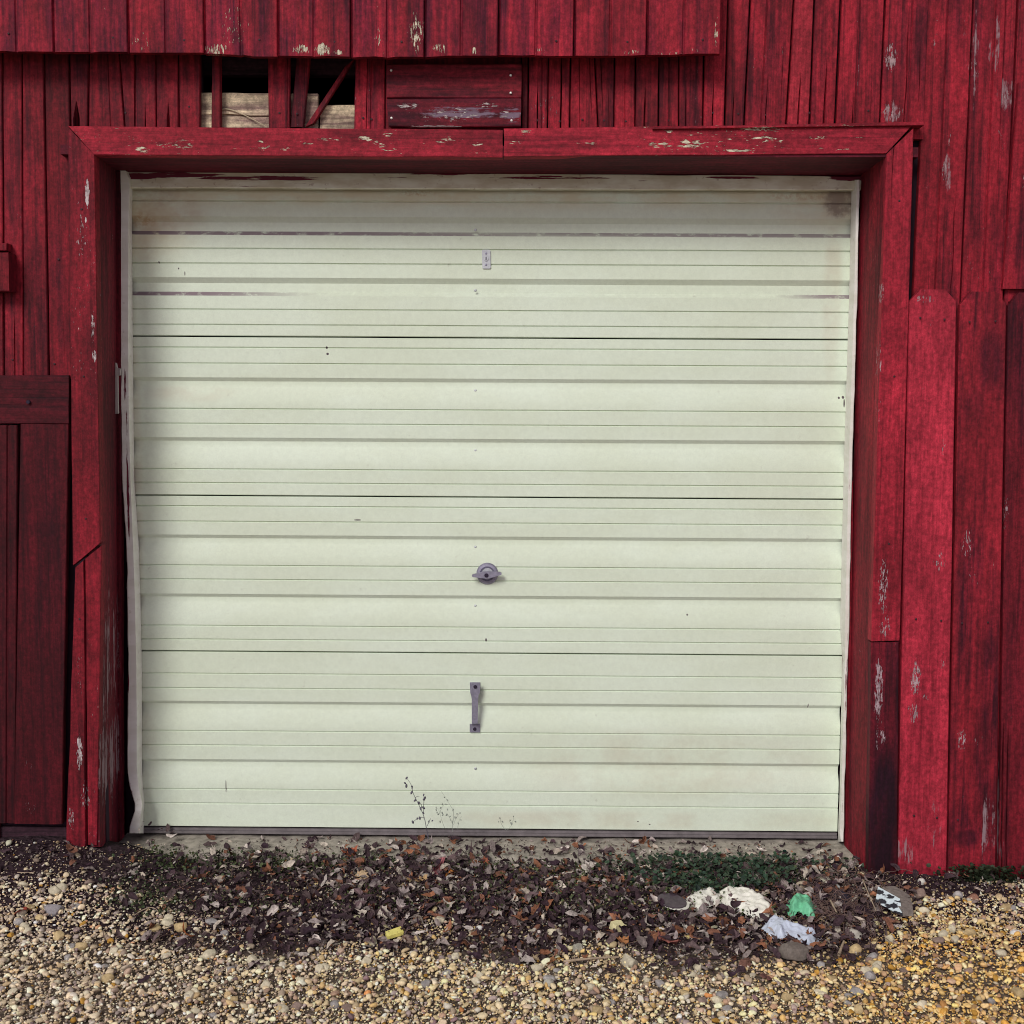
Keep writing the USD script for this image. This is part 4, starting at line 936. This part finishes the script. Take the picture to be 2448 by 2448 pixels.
cs = []
for (cu, cv, su, sv, n_, hi) in ((1065, 2035, 46, 14, 420, .05), (930, 2060, 60, 16, 220, .025), (1280, 2045, 90, 10, 260, .03), (1490, 2050, 60, 10, 240, .035), (560, 2060, 70, 16, 320, .03), (420, 2075, 60, 30, 300, .025), (330, 2150, 70, 30, 260, .02), (700, 2080, 80, 20, 260, .02)):
    for _ in range(n_):
        p = GP(RNG.normal(cu, su), RNG.normal(cv, sv))
        if p[1] > .085: continue
        cs.append([*(p + [0, 0, RNG.uniform(.002, hi)]), RNG.uniform(.0025, .0065)])
cs = np.array(cs); col = np.array([(0.045, 0.062, 0.028)]) * RNG.uniform(.4, 1.6, (len(cs), 1))
blob_leaves(cs, col, 'weed_sprouts', 'scattered dark weed sprouts and moss tufts along the concrete sill', .8)

# ------------------------------------------------------------------ dry stems and twigs
STEM = plain('dry_stem', (0.16, 0.10, 0.085), rough=.8, mott=.4, scale=40)
TWIG = plain('pale_twig', (0.40, 0.31, 0.22), rough=.8, mott=.3, scale=60)
ms = []
for k in range(210):
    u, v = RNG.normal(2020, 75), RNG.normal(2165, 38)
    if not 1860 < u < 2170 or v < 2075: continue
    p = GP(u, v); a = RNG.uniform(0, 6.28); L_ = RNG.uniform(.04, .16)
    n = 6; pts = [p + [math.cos(a) * L_ * (i / (n - 1) - .5), math.sin(a) * L_ * .8 * (i / (n - 1) - .5), .006 + .03 * math.sin(math.pi * i / (n - 1)) * RNG.uniform(.3, 1)] for i in range(n)]
    pts = np.array(pts) + RNG.normal(0, .004, (n, 3)); pts[:, 2] = np.maximum(pts[:, 2], G(pts[:, 0], pts[:, 1]) + .003); pts[:, 1] = np.minimum(pts[:, 1], -.05)
    ms.append(tube(smooth_line(pts, 3), .0012, .0007, 4))
for k in range(90):
    x, y = RNG.uniform(-1.2, 1.1), RNG.uniform(-.62, .03); a = RNG.uniform(0, 6.28); L_ = RNG.uniform(.03, .09)
    pts = np.array([[x + math.cos(a) * L_ * t, y + math.sin(a) * L_ * t, 0] for t in np.linspace(-.5, .5, 4)]); pts[:, 2] = G(pts[:, 0], pts[:, 1]) + .018 + RNG.normal(0, .005, 4)
    ms.append(tube(pts, .0012, .0008, 4))
obj('dry_stems', trimesh.util.concatenate(ms), STEM, smooth=True, kind='stuff', label='tangle of thin brown dry stems beside the litter')
def twig(pts, r, label, mat=TWIG):
    W = [GP(u, v) + [0, 0, h] for u, v, h in pts]
    obj('twig', tube(smooth_line(W, 4), r, r * .6, 6), mat, smooth=True, label=label, category='twig')
twig([(1347, 2312, .016), (1410, 2308, .02), (1479, 2301, .016)], .004, 'straight pale twig lying on the gravel below the litter')
twig([(2062, 2125, .03), (2075, 2165, .04), (2095, 2195, .02)], .0022, 'thin pale twig curving through the dry stems')
twig([(1985, 2176, .03), (2000, 2205, .03)], .0035, 'short pale stick in the dry stems')
twig([(2005, 2294, .014), (2017, 2266, .02)], .005, 'short bone coloured stick between the cobble and the tan stone')
twig([(2420, 2096, .02), (2445, 2080, .06), (2460, 2050, .1)], .002, 'bent pale twig at the right edge by the pickets')
twig([(320, 2200, .014), (360, 2185, .02), (380, 2195, .014)], .0016, 'thin straw on the gravel edge at left')
twig([(42, 2096, .014), (82, 2098, .016)], .0018, 'thin straw near the dark planks at left')

# ------------------------------------------------------------------ single stones
def stone(name, u, v, wpx, hpx, col, label, group=None, sub=3, seed=1, amt=.2, lift=.3, cat='stone', flat=1.0):
    p = GP(u, v); k = np.linalg.norm(p - EYE) / 2948.0
    bv, bf = rough_stone(sub, seed, amt); r = wpx * k / 2
    T = trimesh.transformations.euler_matrix(RNG.normal(0, .15), RNG.normal(0, .15), RNG.uniform(-.4, .4))
    bv = (bv * [r, r * .85, hpx * k / 2 * 1.05 * flat]) @ T[:3, :3].T + p + [0, 0, hpx * k / 2 * lift]
    c = np.asarray(col)[None] * (1 + (meshkit.fbm(bv * 60 + seed, 3) - .5)[:, None] * .6)
    obj(name, (bv, bf), PEB, smooth=True, label=label, category=cat, group=group, tint=c)
stone('cobble', 1897, 2295, 64, 50, (.17, .145, .125), 'large round grey brown cobble below the pale blue bag', seed=3, amt=.1, lift=.75)
stone('rock', 2039, 2245, 42, 36, (.42, .39, .34), 'rough pale rock above the tan orange stone', seed=5, amt=.4)
stone('pebble', 2041, 2278, 34, 30, (.56, .42, .22), 'tan orange stone below the rough pale rock', seed=6)
stone('pebble', 1916, 2128, 32, 30, (.36, .30, .22), 'brownish stone behind the green rag', seed=7)
stone('rock', 1968, 2112, 32, 26, (.55, .53, .42), 'cream rock between the ground cover and the dry stems', seed=8, amt=.35)
stone('rock', 2000, 2150, 70, 26, (.035, .028, .042), 'black flat rock in the dry stems', seed=9, amt=.3)
stone('pebble', 2202, 2113, 18, 22, (.62, .60, .54), 'small white stone at the foot of the first picket', seed=10)
stone('rock', 128, 2182, 46, 34, (.26, .24, .25), 'large dark grey stone on the gravel at the left edge', seed=11, amt=.25)
stone('pebble', 293, 2286, 24, 20, (.55, .40, .20), 'ochre stone at the lower edge of the litter at left', seed=12)
stone('pebble', 1290, 2286, 46, 22, (.55, .42, .26), 'flat orange tan stone at the lower edge of the litter', seed=13)
stone('pebble', 1270, 2290, 22, 18, (.10, .06, .06), 'small dark stone touching the flat orange tan stone', seed=14)
stone('rock', 1505, 2308, 44, 40, (.48, .44, .33), 'knobbly pale stone right of the straight twig', seed=15, amt=.4)
stone('pebble', 1380, 2272, 32, 30, (.34, .33, .27), 'grey green stone below the yellow cube', seed=16)
stone('pebble', 2330, 2150, 26, 20, (.26, .13, .09), 'reddish brown flat stone on the gravel before the second picket', seed=17)
stone('pebble', 2430, 2235, 30, 18, (.72, .72, .70), 'white stone at the right edge of the gravel', seed=18, amt=.35)
stone('pebble', 2035, 2365, 20, 14, (.30, .28, .29), 'grey stone on the yellowish gravel', seed=19)
stone('pebble', 1310, 2360, 26, 32, (.40, .39, .33), 'grey green angular stone in the middle of the gravel', seed=20)
for i, (u, v) in enumerate(((918, 2006), (936, 2012), (948, 2001), (965, 2004), (972, 2014), (994, 2008), (940, 2024))):
    stone('concrete_crumb', u, v, 15 + 3 * (i % 3), 12 + 2 * (i % 2), (.66, .64, .52), 'whitish concrete crumb in the little heap at the foot of the dark weed', 'white crumbs at the foot of the dark weed', sub=2, seed=50 + i, amt=.35, lift=.6)
rs_ = np.random.default_rng(33)
tn = [((.58, .52, .38), 'cream'), ((.33, .31, .30), 'grey'), ((.50, .38, .20), 'ochre'), ((.25, .18, .15), 'brown')]
cnt = 0
while cnt < 140:
    u, v = rs_.uniform(10, 2438), rs_.uniform(2100, 2440); p = GP(u, v)
    if rs_.uniform() < float(litter_amount(p[0], p[1])) * .97: continue
    c, nm = tn[rs_.choice(4, p=[.42, .25, .2, .13])]; w = rs_.uniform(18, 31); sh = rs_.uniform(.5, .9); b_, a_ = zone(u, v)
    f_ = ('flat', 'angular', 'plump')[int(np.searchsorted([.63, .77], sh))]
    stone('pebble', u, v, w, w * sh, np.array(c) * rs_.uniform(.85, 1.12), f"larger {f_} {nm} pebble {b_}, {a_}", f"larger {f_} {nm} pebbles {b_} {a_}", sub=2, seed=int(rs_.integers(1, 40)), amt=.4 if f_ == 'angular' else .2, lift=.7); cnt += 1

# ------------------------------------------------------------------ rubbish
def sheet(pts, y_up, thick, seed, crumple, res=.004):
    """A crumpled sheet: outline in photo positions laid on the ground, raised into folds."""
    W = np.array([GP(u, v)[:2] for u, v in pts]); pg = Polygon(W).buffer(0)
    x0, y0_, x1, y1 = pg.bounds
    gx, gy = np.arange(x0, x1 + res, res), np.arange(y0_, y1 + res, res)
    from shapely import contains_xy
    X, Y = np.meshgrid(gx, gy); ok = contains_xy(pg.buffer(res * .7), X, Y)
    wp = lambda f, o: meshkit.noise(np.stack([X * f + 2.3 * meshkit.noise(np.stack([X * 13, Y * 13, X * 0 + seed], -1)), Y * f, X * 0 + seed + o], -1))
    rg = sum(w_ * (1 - np.abs(2 * wp(f_, o_) - 1)) ** 2.2 for f_, o_, w_ in ((15, 1, .5), (36, 2, .32), (80, 3, .22)))
    Z = G(X, Y) + y_up + crumple * 1.5 * (rg - .4) + crumple * .8 * (meshkit.fbm(np.stack([X * 9, Y * 9, X * 0 + seed + 4], -1), 2) - .5)
    from shapely import distance, points
    ed = np.array([pg.exterior.distance(__import__('shapely').Point(a_, b_)) for a_, b_ in zip(X.ravel(), Y.ravel())]).reshape(X.shape)
    Z -= y_up * .8 * (1 - sstep(ed / .022))
    top = np.stack([X, Y, Z], -1).reshape(-1, 3); idx = np.arange(X.size).reshape(X.shape)
    c4 = ok[:-1, :-1] & ok[1:, :-1] & ok[1:, 1:] & ok[:-1, 1:]
    q = np.stack([idx[:-1, :-1], idx[:-1, 1:], idx[1:, 1:], idx[1:, :-1]], -1)[c4]
    f = np.vstack([q[:, [0, 1, 2]], q[:, [0, 2, 3]]])
    m = trimesh.Trimesh(top, f, process=False); m.remove_unreferenced_vertices()
    low = m.vertices - [0, 0, thick]; n = len(m.vertices)
    be = m.edges[trimesh.grouping.group_rows(m.edges_sorted, require_count=1)]
    side = np.vstack([np.stack([be[:, 0], be[:, 0] + n, be[:, 1]], 1), np.stack([be[:, 1], be[:, 0] + n, be[:, 1] + n], 1)])
    return trimesh.Trimesh(np.vstack([m.vertices, low]), np.vstack([m.faces, m.faces[:, ::-1] + n, side]), process=False)
WHITE = plain('white_plastic_sheet', (0.84, 0.83, 0.74), rough=.45, mott=.10, scale=30)
BLUEW = plain('pale_blue_plastic', (0.56, 0.62, 0.74), rough=.4, mott=.12, scale=30)
GREENP = plain('mint_green_plastic', (0.16, 0.52, 0.30), rough=.45, mott=.25, scale=60)
DKPL = plain('dark_plastic', (0.08, 0.06, 0.075), rough=.5)
YEL = plain('yellow_wrapper', (0.80, 0.72, 0.20), rough=.45, mott=.12)
YEL2 = plain('pale_yellow_foam', (0.74, 0.68, 0.38), rough=.7, mott=.15)
obj('plastic_sheet', sheet([(1718, 2148), (1738, 2136), (1790, 2140), (1828, 2160), (1852, 2182), (1862, 2210), (1838, 2208), (1800, 2204), (1762, 2188), (1728, 2178)], .026, .001, 1.3, .02), WHITE, smooth=50, label='crumpled white plastic sheet lying in the litter below the ground cover', category='plastic sheet')
obj('paper_scrap', sheet([(1638, 2150), (1668, 2136), (1708, 2137), (1730, 2150), (1726, 2166), (1694, 2170), (1700, 2192), (1680, 2192), (1655, 2180)], .022, .001, 3.3, .018), WHITE, smooth=True, label='torn white paper between the dark disc and the crumpled white sheet', category='paper')
obj('paper_scrap', sheet([(1631, 2215), (1642, 2214), (1658, 2228), (1652, 2234)], .02, .001, 4.1, .008, .004), WHITE, smooth=True, label='small white scrap alone in the litter below the torn white paper', category='paper')
obj('plastic_bag', sheet([(1820, 2226), (1838, 2210), (1876, 2210), (1902, 2226), (1926, 2232), (1952, 2236), (1960, 2254), (1940, 2262), (1896, 2256), (1852, 2256)], .024, .001, 5.2, .02), BLUEW, smooth=True, label='crumpled pale blue plastic bag below the white sheet', category='plastic bag')
obj('crumpled_rag', sheet([(1880, 2186), (1888, 2164), (1914, 2158), (1942, 2164), (1952, 2184), (1950, 2206), (1930, 2212), (1912, 2196), (1890, 2210)], .030, .001, 6.7, .026), GREENP, smooth=True, label='crumpled mint green plastic rag right of the white sheet', category='rag')
p = GP(1606, 2170); d_ = thing('plastic_disc', 'dark plastic disc with a pale edge at the left end of the torn paper', 'disc', p + [0, 0, .022])
T = trimesh.transformations.euler_matrix(.08, .12, 0)
m = trimesh.creation.cylinder(.045, .004, sections=28); m.apply_transform(T); obj('disc', m, DKPL, d_, smooth=30)
m = trimesh.creation.cylinder(.046, .003, sections=28); m.apply_translation([.008, -.005, -.004]); m.apply_transform(T); obj('rim', m, WHITE, d_, smooth=True)
p = GP(943, 2250)
pg_ = [GP(921, 2246), GP(958, 2233), GP(965, 2246), GP(926, 2258)]
m = trimesh.convex.convex_hull(np.array([q_ + [0, 0, h] for q_ in pg_ for h in (.014, .024)])); obj('wrapper', m, YEL, label='bright yellow folded wrapper at the lower edge of the litter', category='wrapper')
p = GP(1476, 2234); m = trimesh.creation.box((.036, .03, .026)); m = m.subdivide().subdivide(); m.vertices += (meshkit.fbm(m.vertices * 70 + 3, 2) - .5)[:, None] * .008
m.apply_transform(trimesh.transformations.euler_matrix(.2, .15, .5)); m.apply_translation(p + [0, 0, .022]); obj('foam_cube', m, YEL2, smooth=30, label='small pale yellow foam cube at the lower edge of the litter', category='foam')
# printed card leaning on a slate
g = Nodes(); pos = g.add('geometry') + '.position'
n = g.noise(pos, (34, 34, 60), 2, .5); bw_ = g.rng(n, .47, .52)
cc = g.mix((0.02, 0.02, 0.03), (0.62, 0.72, 0.76), bw_)
pb = g.add('principled_bsdf', {'roughness': .35}, base_color=cc); CARD = g.build('printed_card', f'{pb}.BSDF')
SLATE = plain('slate_stone', (0.22, 0.19, 0.17), rough=.85, mott=.3, scale=70, bump=.5)
A_ = [GP(2092, 2178), GP(2158, 2204), GP(2150, 2186), GP(2098, 2160)]
m = trimesh.convex.convex_hull(np.array([A_[0] + [0, 0, .03], A_[1] + [0, 0, .018], A_[2] + [0, .0, .05], A_[3] + [0, 0, .055], A_[0] + [0, .003, .027], A_[1] + [0, .003, .015], A_[2] + [0, .003, .047], A_[3] + [0, .003, .052]]))
obj('printed_card', m, CARD, label='black and white printed card leaning on a flat slate stone', category='card')
A_ = [GP(2110, 2150), GP(2140, 2146), GP(2176, 2170), GP(2186, 2204), GP(2160, 2206)]
m = trimesh.convex.convex_hull(np.array([q_ + [0, .012, h] for q_ in A_ for h in (.012, .034)])); m = m.subdivide().subdivide(); m.vertices += (meshkit.fbm(m.vertices * 30, 3) - .5)[:, None] * .008
obj('slate', m, SLATE, smooth=30, label='flat brownish slate stone behind the printed card', category='stone')

# ------------------------------------------------------------------ weeds before the door
WEED = plain('dry_weed', (0.11, 0.10, 0.13), rough=.8, mott=.3)
WEEDG = plain('pale_weed', (0.27, 0.30, 0.26), rough=.8, mott=.3)
zq = lambda x, y: (900 + x * 400 / 1932, 1840 + y * 400 / 1932)
def weed(label, base, stems, pods, mat, y, r, podr, name='weed'):
    t = thing(name, label, 'weed', P3(*zq(*base), y)); o = P3(*zq(*base), y)
    for k, s_ in enumerate(stems):
        W = np.array([P3(*zq(a, b), y + .012 * math.sin(i * 1.7 + k)) for i, (a, b) in enumerate(s_)]) - o
        obj('stem' if k == 0 else 'branch', tube(smooth_line(W, 5), r if k == 0 else r * .7, r * .45, 5), mat, t, smooth=True)
    for (a, b) in pods:
        m = trimesh.creation.icosphere(1, podr * RNG.uniform(.7, 1.3)); m.apply_scale([.8, .8, 1.5]); m.apply_transform(trimesh.transformations.euler_matrix(RNG.normal(0, .6), RNG.normal(0, .6), 0)); m.apply_translation(P3(*zq(a, b), y + RNG.normal(0, .008)) - o)
        obj('seed_pod', m, mat, t, smooth=True)
weed('tall dark dry weed with a forked stem before the white door', (600, 800), [[(600, 800), (585, 720), (570, 640), (540, 520), (470, 370), (420, 260), (405, 190), (345, 95)], [(542, 510), (545, 420), (548, 350), (545, 285)], [(520, 440), (510, 390), (470, 370)], [(465, 360), (450, 330), (465, 312), (497, 305)], [(545, 560), (520, 550), (465, 570), (410, 620)], [(585, 650), (605, 605), (625, 562)]],
     [(410, 195), (412, 215), (405, 265), (445, 355), (545, 290), (560, 325), (548, 345), (543, 440), (543, 500), (510, 450), (348, 97), (330, 155), (345, 188), (500, 560), (470, 565), (420, 605), (605, 600), (645, 590), (490, 385)], WEED, .03, .0015, .0038)
weed('pale wispy weed right of the tall dark weed', (880, 720), [[(880, 720), (882, 600), (890, 490), (850, 410), (815, 350), (740, 240)], [(880, 640), (850, 560), (810, 515)], [(800, 690), (760, 600), (730, 500), (700, 440)], [(730, 510), (760, 430), (790, 405), (825, 400)], [(890, 640), (920, 560), (965, 495)], [(940, 690), (950, 600), (985, 540)]],
     [(818, 350), (885, 465), (800, 400), (700, 495), (690, 465), (715, 515), (740, 440), (760, 400), (810, 520), (850, 540), (855, 580), (880, 600), (905, 550), (920, 555), (975, 580), (965, 500), (945, 620), (735, 600), (690, 440), (760, 500), (820, 460), (785, 320), (765, 525), (930, 510)], WEEDG, .04, .0008, .0027)
weed('smallest sprig of weed before the door, right of the pale wispy weed', (1500, 700), [[(1500, 700), (1450, 640), (1425, 555)], [(1500, 700), (1560, 640), (1582, 535)], [(1560, 640), (1540, 600), (1535, 575)]], [(1425, 560), (1455, 600), (1410, 600), (1582, 540), (1605, 600), (1545, 585), (1560, 620)], WEEDG, .05, .0008, .0028)
